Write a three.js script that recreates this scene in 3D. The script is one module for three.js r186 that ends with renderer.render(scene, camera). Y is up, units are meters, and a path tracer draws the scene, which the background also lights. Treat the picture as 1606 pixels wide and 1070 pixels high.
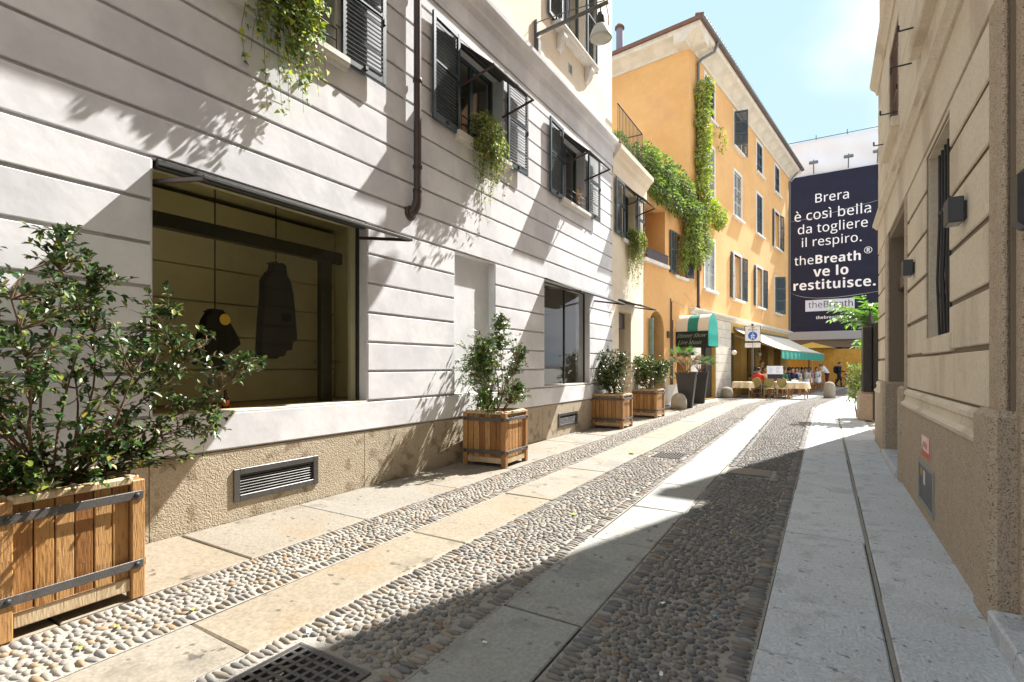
import * as THREE from 'three';
import { MarchingCubes } from 'three/addons/objects/MarchingCubes.js';

// ---------- camera, sky, sun, exposure ----------
const scene = new THREE.Scene();
const PW = 1606, PH = 1070, FOC = 810, YAW = Math.atan((1297 - 803) / FOC);
const camera = new THREE.PerspectiveCamera(2 * Math.atan(PH / 2 / FOC) * 180 / Math.PI, PW / PH, 0.05, 400);
camera.position.set(0, 1.45, 0);
camera.rotation.set(0, YAW, 0);
camera.setViewOffset(PW, PH, 0, -39.5, PW, PH);          // shift lens: verticals stay upright
const renderer = new THREE.WebGLRenderer({ antialias: true });
renderer.toneMapping = THREE.LinearToneMapping;
renderer.toneMappingExposure = 2.75;
renderer.shadowMap.enabled = true;
const SUN = new THREE.Vector3(0.30, 1.17, -1).normalize();
const sun = new THREE.DirectionalLight(new THREE.Color().setRGB(1, 0.965, 0.91), 5);
sun.position.copy(SUN).multiplyScalar(60).add(new THREE.Vector3(-2, 0, -15));
sun.target.position.set(-2, 0, -15);
sun.castShadow = true;
Object.assign(sun.shadow.camera, { left: -40, right: 40, top: 40, bottom: -40, near: 1, far: 140 });
sun.shadow.mapSize.set(4096, 4096);
scene.add(sun, sun.target);

// ---------- random numbers and noise ----------
function rng(a) { return () => { a |= 0; a = a + 0x6D2B79F5 | 0; let t = Math.imul(a ^ a >>> 15, 1 | a); t = t + Math.imul(t ^ t >>> 7, 61 | t) ^ t; return ((t ^ t >>> 14) >>> 0) / 4294967296; }; }
const R = rng(7);
const rr = (a, b, r = R) => a + (b - a) * r();
function noiseField(size, cells, oct, seed, gain = 0.5) {   // tileable value noise, 0..1
  const out = new Float32Array(size * size); let amp = 1, tot = 0;
  for (let o = 0; o < oct; o++) {
    const n = Math.min(cells << o, size), r = rng(seed * 31 + o), g = new Float32Array(n * n);
    for (let i = 0; i < n * n; i++) g[i] = r();
    for (let y = 0; y < size; y++) {
      const fy = y / size * n, y0 = fy | 0, y1 = (y0 + 1) % n; let ty = fy - y0; ty = ty * ty * (3 - 2 * ty);
      for (let x = 0; x < size; x++) {
        const fx = x / size * n, x0 = fx | 0, x1 = (x0 + 1) % n; let tx = fx - x0; tx = tx * tx * (3 - 2 * tx);
        const a = g[y0 * n + x0] * (1 - tx) + g[y0 * n + x1] * tx, b = g[y1 * n + x0] * (1 - tx) + g[y1 * n + x1] * tx;
        out[y * size + x] += amp * (a * (1 - ty) + b * ty);
      }
    }
    tot += amp; amp *= gain;
  }
  for (let i = 0; i < out.length; i++) out[i] /= tot;
  return out;
}
const S = 512;
const N1 = noiseField(S, 4, 6, 1), N2 = noiseField(S, 8, 6, 2), N3 = noiseField(S, 32, 4, 3), N4 = noiseField(S, 128, 2, 4), N5 = noiseField(S, 3, 5, 5);
const srgb = (c) => { c = Math.min(1, Math.max(0, c)); return 255 * (c <= 0.0031308 ? 12.92 * c : 1.055 * Math.pow(c, 1 / 2.4) - 0.055); };
const sstep = (a, b, x) => { x = Math.min(1, Math.max(0, (x - a) / (b - a))); return x * x * (3 - 2 * x); };
function colourTex(fn, metres) {
  const d = new Uint8Array(S * S * 4);
  for (let y = 0, i = 0; y < S; y++) for (let x = 0; x < S; x++, i++) { const c = fn(i, x / S, y / S); d[i * 4] = srgb(c[0]); d[i * 4 + 1] = srgb(c[1]); d[i * 4 + 2] = srgb(c[2]); d[i * 4 + 3] = 255; }
  return finish(new THREE.DataTexture(d, S, S), metres, true);
}
function greyTex(fn, metres) {
  const d = new Uint8Array(S * S * 4);
  for (let i = 0; i < S * S; i++) { const v = 255 * Math.min(1, Math.max(0, fn(i, (i % S) / S, (i / S | 0) / S))); d[i * 4] = d[i * 4 + 1] = d[i * 4 + 2] = v; d[i * 4 + 3] = 255; }
  return finish(new THREE.DataTexture(d, S, S), metres, false);
}
function finish(t, metres, col) {
  t.wrapS = t.wrapT = THREE.RepeatWrapping; t.magFilter = THREE.LinearFilter; t.minFilter = THREE.LinearMipmapLinearFilter; t.generateMipmaps = true;
  t.repeat.set(1 / metres, 1 / metres); if (col) t.colorSpace = THREE.SRGBColorSpace; t.needsUpdate = true; return t;
}
const mix3 = (a, b, t) => [a[0] + (b[0] - a[0]) * t, a[1] + (b[1] - a[1]) * t, a[2] + (b[2] - a[2]) * t];
const mul3 = (a, k) => [a[0] * k, a[1] * k, a[2] * k];

// ---------- sky: bright broken cloud over pale blue, the same all round ----------
{
  const w = 1024, h = 512, d = new Float32Array(w * h * 4), NS = noiseField(512, 5, 6, 77, 0.52);
  for (let y = 0; y < h; y++) for (let x = 0; x < w; x++) {
    const el = (y / h - 0.5) * Math.PI, az = x / w * Math.PI * 2;
    const el1 = Math.max(el, 0.02), k = 1 / (Math.sin(el1) + 0.22);
    const px = Math.cos(az) * Math.cos(el1) * k, py = Math.sin(az) * Math.cos(el1) * k;
    const s = (u, v) => NS[(((Math.floor(v) % 512) + 512) % 512) * 512 + (((Math.floor(u) % 512) + 512) % 512)];
    const bl = (u, v) => { const fu = u - Math.floor(u), fv = v - Math.floor(v); return (s(u, v) * (1 - fu) + s(u + 1, v) * fu) * (1 - fv) + (s(u, v + 1) * (1 - fu) + s(u + 1, v + 1) * fu) * fv; };
    const n = 0.7 * bl(px * 140 + 180, py * 140 + 40) + 0.3 * bl(px * 170 + 9, py * 170 + 300);
    const c = sstep(0.35, 0.54, n);
    const blue = [0.205, 0.315, 0.385], white = [0.46, 0.49, 0.545];
    const v = mix3(blue, white, 0.12 + 0.88 * c);
    const hz = Math.exp(-Math.max(el, 0) * 5) * 0.5;
    const q = el < 0 ? [0.2, 0.19, 0.18] : mix3(v, [0.43, 0.455, 0.495], hz);
    const i = (y * w + x) * 4; d[i] = q[0]; d[i + 1] = q[1]; d[i + 2] = q[2]; d[i + 3] = 1;
  }
  const t = new THREE.DataTexture(d, w, h, THREE.RGBAFormat, THREE.FloatType);
  t.mapping = THREE.EquirectangularReflectionMapping; t.magFilter = t.minFilter = THREE.LinearFilter; t.needsUpdate = true;
  scene.background = t; scene.environment = t; scene.environmentIntensity = 1;
}

// ---------- geometry helpers ----------
function prep(g) {
  if (!g.index) { const n = g.attributes.position.count, a = new Uint32Array(n); for (let i = 0; i < n; i++) a[i] = i; g.setIndex(new THREE.BufferAttribute(a, 1)); }
  if (!g.attributes.normal) g.computeVertexNormals();
  return g;
}
function mg(list) {
  if (list.length === 1) return prep(list[0]);
  list.forEach(prep); let nv = 0, ni = 0; const col = list.every((g) => g.attributes.color), uv = list.every((g) => g.attributes.uv);
  for (const g of list) { nv += g.attributes.position.count; ni += g.index.count; }
  const P = new Float32Array(nv * 3), Nn = new Float32Array(nv * 3), U = uv ? new Float32Array(nv * 2) : null, C = col ? new Float32Array(nv * 3) : null, I = new Uint32Array(ni);
  let v = 0, k = 0;
  for (const g of list) {
    P.set(g.attributes.position.array, v * 3); Nn.set(g.attributes.normal.array, v * 3); if (U) U.set(g.attributes.uv.array, v * 2); if (C) C.set(g.attributes.color.array, v * 3);
    const a = g.index.array; for (let i = 0; i < a.length; i++) I[k++] = a[i] + v; v += g.attributes.position.count;
  }
  const o = new THREE.BufferGeometry(); o.setAttribute('position', new THREE.BufferAttribute(P, 3)); o.setAttribute('normal', new THREE.BufferAttribute(Nn, 3));
  if (U) o.setAttribute('uv', new THREE.BufferAttribute(U, 2)); if (C) o.setAttribute('color', new THREE.BufferAttribute(C, 3)); o.setIndex(new THREE.BufferAttribute(I, 1)); return o;
}
function uvm(g, ou = 0, ov = 0, swap = false) {              // uv in metres from the dominant side
  const p = g.attributes.position, n = g.attributes.normal, u = new Float32Array(p.count * 2);
  for (let i = 0; i < p.count; i++) {
    const ax = Math.abs(n.getX(i)), ay = Math.abs(n.getY(i)), az = Math.abs(n.getZ(i)), x = p.getX(i), y = p.getY(i), z = p.getZ(i);
    let a, b; if (ay > ax && ay > az) { a = x; b = z; } else if (ax > az) { a = z; b = y; } else { a = x; b = y; }
    u[i * 2] = (swap ? b : a) + ou; u[i * 2 + 1] = (swap ? a : b) + ov;
  }
  g.setAttribute('uv', new THREE.BufferAttribute(u, 2)); return g;
}
const EUL = new THREE.Euler(), QT = new THREE.Quaternion(), M4 = new THREE.Matrix4(), V1 = new THREE.Vector3(), V2 = new THREE.Vector3();
function xf(g, x = 0, y = 0, z = 0, rx = 0, ry = 0, rz = 0) { EUL.set(rx, ry, rz); QT.setFromEuler(EUL); M4.compose(V1.set(x, y, z), QT, V2.set(1, 1, 1)); g.applyMatrix4(M4); return g; }
const V = (x, y, z) => new THREE.Vector3(x, y, z);
// box between two corners, optionally with all twelve edges chamfered
function bx(x0, x1, y0, y1, z0, z1, c = 0) {
  if (x1 < x0) [x0, x1] = [x1, x0]; if (y1 < y0) [y0, y1] = [y1, y0]; if (z1 < z0) [z0, z1] = [z1, z0];
  if (!c) { const g = new THREE.BoxGeometry(x1 - x0, y1 - y0, z1 - z0); g.translate((x0 + x1) / 2, (y0 + y1) / 2, (z0 + z1) / 2); return g; }
  c = Math.min(c, (x1 - x0) / 2.2, (y1 - y0) / 2.2, (z1 - z0) / 2.2);
  const X = [x0, x1], Y = [y0, y1], Z = [z0, z1], sg = [1, -1], P = [];
  const pt = (i, j, k, a) => [X[i] + (a === 0 ? 0 : sg[i] * c), Y[j] + (a === 1 ? 0 : sg[j] * c), Z[k] + (a === 2 ? 0 : sg[k] * c)];
  const quad = (a, b, cc, d, nx, ny, nz) => {
    const e1 = [b[0] - a[0], b[1] - a[1], b[2] - a[2]], e2 = [cc[0] - a[0], cc[1] - a[1], cc[2] - a[2]];
    const n = [e1[1] * e2[2] - e1[2] * e2[1], e1[2] * e2[0] - e1[0] * e2[2], e1[0] * e2[1] - e1[1] * e2[0]];
    if (n[0] * nx + n[1] * ny + n[2] * nz < 0) P.push(a, d, cc, a, cc, b); else P.push(a, b, cc, a, cc, d);
  };
  for (let i = 0; i < 2; i++) {
    const s = i ? 1 : -1;
    quad(pt(i, 0, 0, 0), pt(i, 1, 0, 0), pt(i, 1, 1, 0), pt(i, 0, 1, 0), s, 0, 0);
    quad(pt(0, i, 0, 1), pt(1, i, 0, 1), pt(1, i, 1, 1), pt(0, i, 1, 1), 0, s, 0);
    quad(pt(0, 0, i, 2), pt(1, 0, i, 2), pt(1, 1, i, 2), pt(0, 1, i, 2), 0, 0, s);
    for (let j = 0; j < 2; j++) {
      const t = j ? 1 : -1;
      quad(pt(i, j, 0, 0), pt(i, j, 1, 0), pt(i, j, 1, 1), pt(i, j, 0, 1), s, t, 0);
      quad(pt(i, 0, j, 0), pt(i, 1, j, 0), pt(i, 1, j, 2), pt(i, 0, j, 2), s, 0, t);
      quad(pt(0, i, j, 1), pt(1, i, j, 1), pt(1, i, j, 2), pt(0, i, j, 2), 0, s, t);
      for (let k = 0; k < 2; k++) { const a = pt(i, j, k, 0), b = pt(i, j, k, 1), d = pt(i, j, k, 2); (i ^ j ^ k) ? P.push(a, b, d) : P.push(a, d, b); }
    }
  }
  const g = new THREE.BufferGeometry(); g.setAttribute('position', new THREE.BufferAttribute(new Float32Array(P.flat()), 3)); g.computeVertexNormals(); return g;
}
function tube(pts, r0, r1 = r0, sides = 6, caps = true) {     // tapered round bar through points
  const n = pts.length, P = [], Nn = [], I = [], up = V(0, 1, 0), side = V(0, 0, 0), nor = V(0, 0, 0);
  let prev = null;
  for (let i = 0; i < n; i++) {
    const t = V(0, 0, 0).subVectors(pts[Math.min(i + 1, n - 1)], pts[Math.max(i - 1, 0)]).normalize();
    if (!prev) { prev = Math.abs(t.y) > 0.9 ? V(1, 0, 0) : up.clone(); }
    side.crossVectors(t, prev).normalize(); nor.crossVectors(side, t).normalize(); prev = nor.clone();
    const r = r0 + (r1 - r0) * i / (n - 1);
    for (let k = 0; k < sides; k++) {
      const a = k / sides * Math.PI * 2, c = Math.cos(a), s = Math.sin(a), nx = side.x * c + nor.x * s, ny = side.y * c + nor.y * s, nz = side.z * c + nor.z * s;
      P.push(pts[i].x + nx * r, pts[i].y + ny * r, pts[i].z + nz * r); Nn.push(nx, ny, nz);
    }
    if (i) for (let k = 0; k < sides; k++) { const a = (i - 1) * sides + k, b = (i - 1) * sides + (k + 1) % sides; I.push(a, b + sides, b, a, a + sides, b + sides); }
  }
  if (caps) for (const e of [0, n - 1]) {
    const t = V(0, 0, 0).subVectors(pts[e ? n - 1 : 1], pts[e ? n - 2 : 0]).normalize().multiplyScalar(e ? 1 : -1), b = P.length / 3;
    for (let k = 0; k < sides; k++) { const o = (e * sides + k) * 3; P.push(P[o], P[o + 1], P[o + 2]); Nn.push(t.x, t.y, t.z); }
    for (let k = 1; k < sides - 1; k++) e ? I.push(b, b + k + 1, b + k) : I.push(b, b + k, b + k + 1);
  }
  const g = new THREE.BufferGeometry(); g.setAttribute('position', new THREE.BufferAttribute(new Float32Array(P), 3)); g.setAttribute('normal', new THREE.BufferAttribute(new Float32Array(Nn), 3)); g.setIndex(I); return g;
}
const bar = (a, b, r, sides = 6) => tube([V(...a), V(...b)], r, r, sides);
function lathe(prof, seg = 20) { return new THREE.LatheGeometry(prof.map(([r, y]) => new THREE.Vector2(r, y)), seg); }
function extr(pts, depth, bevel = 0) {                        // outline in x,y pushed along z
  const s = new THREE.Shape(pts.map(([x, y]) => new THREE.Vector2(x, y)));
  return new THREE.ExtrudeGeometry(s, { depth, bevelEnabled: bevel > 0, bevelSize: bevel, bevelThickness: bevel, bevelSegments: 1, curveSegments: 10 });
}
// a moulding: profile (out, y) swept along x
function mould(prof, x0, x1) {
  const g = extr(prof, x1 - x0), p = g.attributes.position;
  for (let i = 0; i < p.count; i++) p.setXYZ(i, x0 + p.getZ(i), p.getY(i), p.getX(i));
  for (let i = 0; i < p.count; i += 3) { const t = [p.getX(i), p.getY(i), p.getZ(i)]; p.setXYZ(i, p.getX(i + 1), p.getY(i + 1), p.getZ(i + 1)); p.setXYZ(i + 1, ...t); }
  g.deleteAttribute('normal'); g.deleteAttribute('uv'); g.computeVertexNormals(); return g;
}

// ---------- scene helpers ----------
const taken = new Map();
function numbered(n) { const k = taken.get(n) || 0; taken.set(n, k + 1); return k ? n + '_' + String(k).padStart(3, '0') : n; }
function mesh(name, geos, mat, parent, keepUV = false, ou = 0, ov = 0) {
  const g = mg(Array.isArray(geos) ? geos : [geos]); if (!keepUV) uvm(g, ou, ov);
  const m = new THREE.Mesh(g, mat); m.name = parent ? name : numbered(name); m.castShadow = m.receiveShadow = true; (parent || scene).add(m); return m;
}
function grp(name, parent) { const g = new THREE.Group(); g.name = name; parent.add(g); return g; }
function thing(name, label, category, pos = [0, 0, 0], turn = 0, group) {
  const o = new THREE.Group(); o.name = numbered(name); o.position.set(...pos); o.rotation.y = turn; o.userData = { label, category }; if (group) o.userData.group = group; scene.add(o); return o;
}
function setting(name, pos = [0, 0, 0], turn = 0) { const o = new THREE.Group(); o.name = numbered(name); o.position.set(...pos); o.rotation.y = turn; o.userData = { kind: 'structure' }; scene.add(o); return o; }
function dup(root, pos, turn, label) { const r = root.clone(); r.name = numbered(root.name.replace(/_\d{3}$/, '')); r.userData = { ...root.userData }; if (label) r.userData.label = label; r.position.set(...pos); r.rotation.y = turn; scene.add(r); return r; }
// facade frames: local x runs along the wall, y up, z out of the wall
const FL = { o: [-4.74, 0], t: Math.PI / 2 };                                                  // white building
const ORT = Math.atan((1461 - 803) / FOC) - YAW;
const FO = { o: [-4.3, -25.17], t: Math.PI / 2 - ORT };                                        // orange building
const FR = { o: [0.85, 0], t: -Math.PI / 2 };                                                  // stone building
function at(f, s, y, out = 0) { const c = Math.cos(f.t), n = Math.sin(f.t); return [f.o[0] + s * c + out * n, y, f.o[1] - s * n + out * c]; }
function rectsMinus(rects, holes) {
  for (const [hx0, hx1, hy0, hy1] of holes) {
    const nx = [];
    for (const r of rects) {
      const [x0, x1, y0, y1] = r; if (hx0 >= x1 || hx1 <= x0 || hy0 >= y1 || hy1 <= y0) { nx.push(r); continue; }
      const a = Math.max(x0, hx0), b = Math.min(x1, hx1);
      if (x0 < a) nx.push([x0, a, y0, y1]); if (b < x1) nx.push([b, x1, y0, y1]);
      if (hy0 > y0) nx.push([a, b, y0, hy0]); if (hy1 < y1) nx.push([a, b, hy1, y1]);
    }
    rects = nx;
  }
  return rects.filter((r) => r[1] - r[0] > 0.004 && r[3] - r[2] > 0.004);
}
// ---------- materials ----------
const std = (o) => new THREE.MeshStandardMaterial({ roughness: 0.85, ...o });
const lin = (r, g, b) => new THREE.Color().setRGB(r, g, b);
function surf(fn, metres, bumpFn, bumpScale, rough, extra = {}) {
  const m = std({ map: colourTex(fn, metres), roughness: rough, ...extra });
  if (bumpFn) { m.bumpMap = greyTex(bumpFn, metres); m.bumpScale = bumpScale; }
  return m;
}
const M = {};
// lime plaster: broad blotches, trowel marks, hairline stains that run down
const plasterTone = (a, b, stain) => (i, x, y) => {
  let c = mix3(a, b, sstep(0.3, 0.7, N1[i])); c = mul3(c, 0.95 + 0.1 * N3[i]);
  const k = sstep(0.62, 0.78, N2[i]) * 0.5; return mix3(c, stain, k * 0.5);
};
M.white = surf(plasterTone([0.79, 0.79, 0.81], [0.655, 0.655, 0.68], [0.54, 0.525, 0.52]), 2.3, (i) => 0.75 * N2[i] + 0.25 * N3[i], 0.0045, 0.9);
M.whiteDeep = surf(plasterTone([0.62, 0.60, 0.57], [0.52, 0.50, 0.47], [0.36, 0.33, 0.30]), 1.1, (i) => N3[i], 0.003, 0.95);
M.cream = surf(plasterTone([0.80, 0.71, 0.57], [0.76, 0.65, 0.50], [0.66, 0.55, 0.42]), 2.7, (i) => 0.6 * N2[i] + 0.4 * N4[i], 0.004, 0.92);
M.orange = surf((i) => { let c = mix3([0.70, 0.425, 0.18], [0.64, 0.37, 0.145], sstep(0.3, 0.7, N5[i])); c = mix3(c, [0.62, 0.36, 0.17], sstep(0.55, 0.8, N1[i]) * 0.6); return mul3(c, 0.94 + 0.12 * N3[i]); }, 5.3, (i) => 0.6 * N2[i] + 0.4 * N4[i], 0.005, 0.93);
M.peach = surf(plasterTone([0.66, 0.47, 0.31], [0.60, 0.42, 0.27], [0.5, 0.36, 0.25]), 3.1, (i) => N3[i], 0.003, 0.92);
// beige granite of the white building's plinth, bush-hammered, stained in patches
M.plinth = surf((i) => { let c = mix3([0.48, 0.41, 0.305], [0.39, 0.325, 0.235], N1[i]); c = mix3(c, [0.22, 0.165, 0.105], sstep(0.56, 0.72, N2[i]) * 0.75); return mul3(c, 0.72 + 0.56 * N4[i]); }, 1.15, (i) => N4[i], 0.0045, 0.92);
// limestone courses and rough granite of the building across the street
M.stone = surf((i, x, y) => { let c = mix3([0.74, 0.645, 0.505], [0.65, 0.56, 0.435], N1[i]); const s = N2[((y * S * 0.12 | 0) * S) + (x * S | 0)]; c = mix3(c, [0.50, 0.41, 0.30], sstep(0.5, 0.75, s) * 0.7); c = mix3(c, [0.55, 0.36, 0.17], sstep(0.62, 0.75, N5[i]) * 0.4); return mul3(c, 0.88 + 0.24 * N4[i]); }, 2.1, (i) => 0.4 * N3[i] + 0.6 * N4[i], 0.003, 0.9);
M.stoneJoint = std({ color: lin(0.22, 0.17, 0.12), roughness: 0.95 });
M.granite = surf((i) => { const s = N4[i]; let c = mix3([0.58, 0.465, 0.34], [0.47, 0.37, 0.265], N2[i]); c = mix3(c, [0.17, 0.125, 0.09], sstep(0.62, 0.75, s)); return mix3(c, [0.56, 0.46, 0.34], sstep(0.62, 0.8, N3[i])); }, 0.62, (i) => 0.3 * N3[i] + 0.7 * N4[i], 0.012, 0.9);
// paving: worn granite, pale and speckled
const slabTone = (a, b, rust) => (i) => { let c = mix3(a, b, N1[i]); c = mix3(c, rust, sstep(0.56, 0.74, N5[i]) * 0.55); c = mix3(c, mul3(c, 0.62), sstep(0.6, 0.72, N2[i]) * 0.5); c = mul3(c, 0.78 + 0.44 * N4[i]); return mix3(c, mul3(c, 0.45), sstep(0.74, 0.8, N3[i])); };
M.slabWarm = [0, 1, 2].map((k) => surf(slabTone([[0.27, 0.24, 0.195], [0.255, 0.235, 0.20], [0.275, 0.235, 0.175]][k], [[0.215, 0.185, 0.14], [0.21, 0.188, 0.153], [0.22, 0.18, 0.125]][k], [0.25, 0.17, 0.09]), 1.9 + 0.3 * k, (i) => 0.5 * N3[i] + 0.5 * N4[i], 0.004, 0.74));
M.slabGrey = [0, 1].map((k) => surf(slabTone([[0.62, 0.645, 0.67], [0.58, 0.605, 0.63]][k], [[0.51, 0.53, 0.55], [0.48, 0.50, 0.52]][k], [0.46, 0.44, 0.40]), 1.15 + 0.2 * k, (i) => 0.35 * N3[i] + 0.65 * N4[i], 0.010, 0.62));
M.slabMid = [0, 1].map((k) => surf(slabTone([[0.32, 0.325, 0.305], [0.30, 0.305, 0.285]][k], [[0.29, 0.285, 0.26], [0.27, 0.265, 0.24]][k], [0.33, 0.27, 0.19]), 1.6 + 0.3 * k, (i) => 0.4 * N3[i] + 0.6 * N4[i], 0.005, 0.66));
M.mortar = surf((i) => { const c = mix3([0.335, 0.31, 0.27], [0.245, 0.225, 0.195], N2[i]); return mul3(c, 0.75 + 0.5 * N4[i]); }, 0.9, (i) => 0.4 * N3[i] + 0.6 * N4[i], 0.008, 0.95);
M.seam = std({ color: lin(0.10, 0.088, 0.072), roughness: 1 });
M.ground = surf((i) => mul3(mix3([0.44, 0.42, 0.38], [0.36, 0.34, 0.305], N1[i]), 0.85 + 0.3 * N4[i]), 3.3, (i) => N3[i], 0.004, 0.85);
const pebbleCols = [[0.20, 0.185, 0.165], [0.135, 0.13, 0.125], [0.25, 0.225, 0.195], [0.10, 0.10, 0.105], [0.17, 0.15, 0.125], [0.29, 0.275, 0.25], [0.15, 0.148, 0.15], [0.20, 0.16, 0.12], [0.12, 0.115, 0.11], [0.23, 0.155, 0.095], [0.115, 0.125, 0.135], [0.31, 0.20, 0.10], [0.34, 0.30, 0.24], [0.28, 0.235, 0.175], [0.36, 0.33, 0.28]];
for (const c of pebbleCols) { const m = [0.185, 0.17, 0.15]; for (let k = 0; k < 3; k++) c[k] = c[k] * 0.72 + m[k] * 0.24; }
M.pebble = pebbleCols.map((c) => std({ color: lin(...c), roughness: 0.7 }));
M.pebbleAll = std({ color: 0xffffff, roughness: 0.72 });
// wood planks: grain runs along v
const woodTone = (a, b, d) => (i, x, y) => { const u = x * S | 0, v = y * S | 0; const g = N2[((v * 0.06 | 0) * S) + u], f = N4[((v * 0.12 | 0) * S) + u]; let c = mix3(a, b, sstep(0.3, 0.7, g)); c = mix3(c, d, sstep(0.58, 0.8, f) * 0.55); return mul3(c, 0.9 + 0.2 * N1[i]); };
M.wood = [[0.42, 0.215, 0.068, 0.30, 0.135, 0.036], [0.36, 0.17, 0.048, 0.25, 0.105, 0.027], [0.45, 0.25, 0.095, 0.34, 0.165, 0.055]].map((w) => surf(woodTone(w.slice(0, 3), w.slice(3), [0.15, 0.066, 0.02]), 0.85, (i, x, y) => N4[(((y * S * 0.12) | 0) * S) + (x * S | 0)], 0.0025, 0.58));
M.woodPale = surf(woodTone([0.52, 0.40, 0.25], [0.44, 0.32, 0.18], [0.30, 0.2, 0.1]), 0.8, (i, x, y) => N4[(((y * S * 0.12) | 0) * S) + (x * S | 0)], 0.002, 0.6);
M.iron = surf((i) => mul3([0.030, 0.029, 0.028], 0.7 + 0.6 * N2[i]), 0.5, (i) => N4[i], 0.001, 0.48);
M.ironWorn = surf((i) => mix3(mul3([0.085, 0.082, 0.08], 0.8 + 0.5 * N2[i]), [0.16, 0.10, 0.06], sstep(0.6, 0.75, N3[i]) * 0.6), 0.5, (i) => N4[i], 0.001, 0.45);
M.brown = surf((i) => mul3([0.06, 0.036, 0.032], 0.8 + 0.4 * N2[i]), 0.7, null, 0, 0.42);
M.shutter = surf((i) => mul3([0.05, 0.075, 0.086], 0.8 + 0.4 * N2[i]), 0.8, (i) => N4[i], 0.0006, 0.42);
M.slat = std({ color: lin(0.034, 0.05, 0.056), roughness: 0.42 });
M.shutterBlue = std({ color: lin(0.055, 0.085, 0.105), roughness: 0.5 });
M.shutterPale = std({ color: lin(0.40, 0.43, 0.42), roughness: 0.6 });
M.frameWhite = surf(plasterTone([0.72, 0.70, 0.66], [0.66, 0.63, 0.58], [0.5, 0.47, 0.42]), 1.2, null, 0, 0.7);
M.plum = std({ color: lin(0.13, 0.06, 0.06), roughness: 0.55 });
M.dark = std({ color: lin(0.02, 0.018, 0.016), roughness: 0.9 });
M.room = std({ color: lin(0.45, 0.41, 0.36), roughness: 0.95 });
M.shopWall = surf(plasterTone([0.70, 0.67, 0.53], [0.66, 0.63, 0.49], [0.58, 0.55, 0.42]), 2.2, null, 0, 0.9);
M.shopFloor = std({ color: lin(0.34, 0.27, 0.13), roughness: 0.6 });
M.steel = surf((i) => mul3([0.115, 0.112, 0.108], 0.8 + 0.4 * N2[i]), 0.4, null, 0, 0.45, { metalness: 0.6 });
M.zinc = surf((i) => mul3([0.14, 0.155, 0.165], 0.8 + 0.4 * N1[i]), 1.4, null, 0, 0.5, { metalness: 0.3 });
M.fabric = surf((i) => mul3([0.012, 0.012, 0.015], 0.7 + 0.6 * N4[i]), 0.3, (i) => N4[i], 0.001, 0.95);
M.glass = new THREE.MeshPhysicalMaterial({ color: lin(0.93, 0.95, 0.93), transmission: 1, thickness: 0, roughness: 0.01, ior: 1.52 });
M.glassOlive = new THREE.MeshPhysicalMaterial({ color: lin(0.88, 0.85, 0.66), transmission: 1, thickness: 0, roughness: 0.01, ior: 1.28 });
M.awnGrey = std({ color: lin(0.045, 0.042, 0.04), roughness: 0.85, side: THREE.DoubleSide });
M.soil = surf((i) => mul3([0.055, 0.038, 0.026], 0.5 + N4[i]), 0.4, (i) => N4[i], 0.02, 1);
M.bark = surf((i) => mul3(mix3([0.27, 0.16, 0.095], [0.18, 0.105, 0.06], N3[i]), 0.8 + 0.4 * N4[i]), 0.25, (i) => N4[i], 0.003, 0.9);
M.roofTile = surf((i) => mul3(mix3([0.20, 0.105, 0.075], [0.145, 0.08, 0.062], N2[i]), 0.8 + 0.4 * N4[i]), 1.3, null, 0, 0.9);
M.creamStone = surf(plasterTone([0.66, 0.62, 0.54], [0.58, 0.54, 0.46], [0.42, 0.39, 0.32]), 1.5, (i) => N3[i], 0.003, 0.9);
const leafMat = (r, g, b, rough, tr) => new THREE.MeshPhysicalMaterial({ color: lin(r, g, b), vertexColors: true, roughness: rough, transmission: tr, thickness: 0, side: THREE.DoubleSide });
M.leafGloss = leafMat(1, 1, 1, 0.34, 0.25);
M.leafSoft = leafMat(1, 1, 1, 0.92, 0.5);
function canvasTex(w, h, draw) { const c = document.createElement('canvas'); c.width = w; c.height = h; draw(c.getContext('2d'), w, h); const t = new THREE.CanvasTexture(c); t.colorSpace = THREE.SRGBColorSpace; t.anisotropy = 8; return t; }
function plate(w, h, tex, rough = 0.7) { const g = new THREE.PlaneGeometry(w, h); return [g, std({ map: tex, roughness: rough })]; }
// ---------- the street: strips of slabs and river cobbles ----------
// edge positions across the street (x) at a distance down it (d = -z); the street bends right after the white building
const bend = (d) => (d > 21 ? (d - 21) * 0.125 : 0);
const edge = { wall: () => -4.74, c1l: (d) => -3.65 - 0.022 * Math.min(d, 21), c1r: (d) => -3.04 - 0.022 * Math.min(d, 21), s1r: (d) => -2.49 - 0.013 * Math.min(d, 21), s2l: (d) => -1.63 - 0.02 * Math.min(d, 21), s2r: (d) => -1.12 - 0.0155 * Math.min(d, 21), c3r: (d) => -0.30 - 0.003 * Math.min(d, 21), gr: () => 0.27, grr: () => 0.292, rw: () => 0.87 };
const ex = (k, d) => edge[k](d) + bend(d);
const NEAR = -5, FAR = 44;
const GRATES = [[-2.36, -1.84, 1.30, 1.74, 0], [-2.42, -1.95, 8.25, 8.72, 0], [-1.18, -0.64, 7.44, 8.0, 1], [-2.35, -1.93, 15.0, 15.5, 0]];   // x0, x1, d0, d1, closed lid
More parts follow.
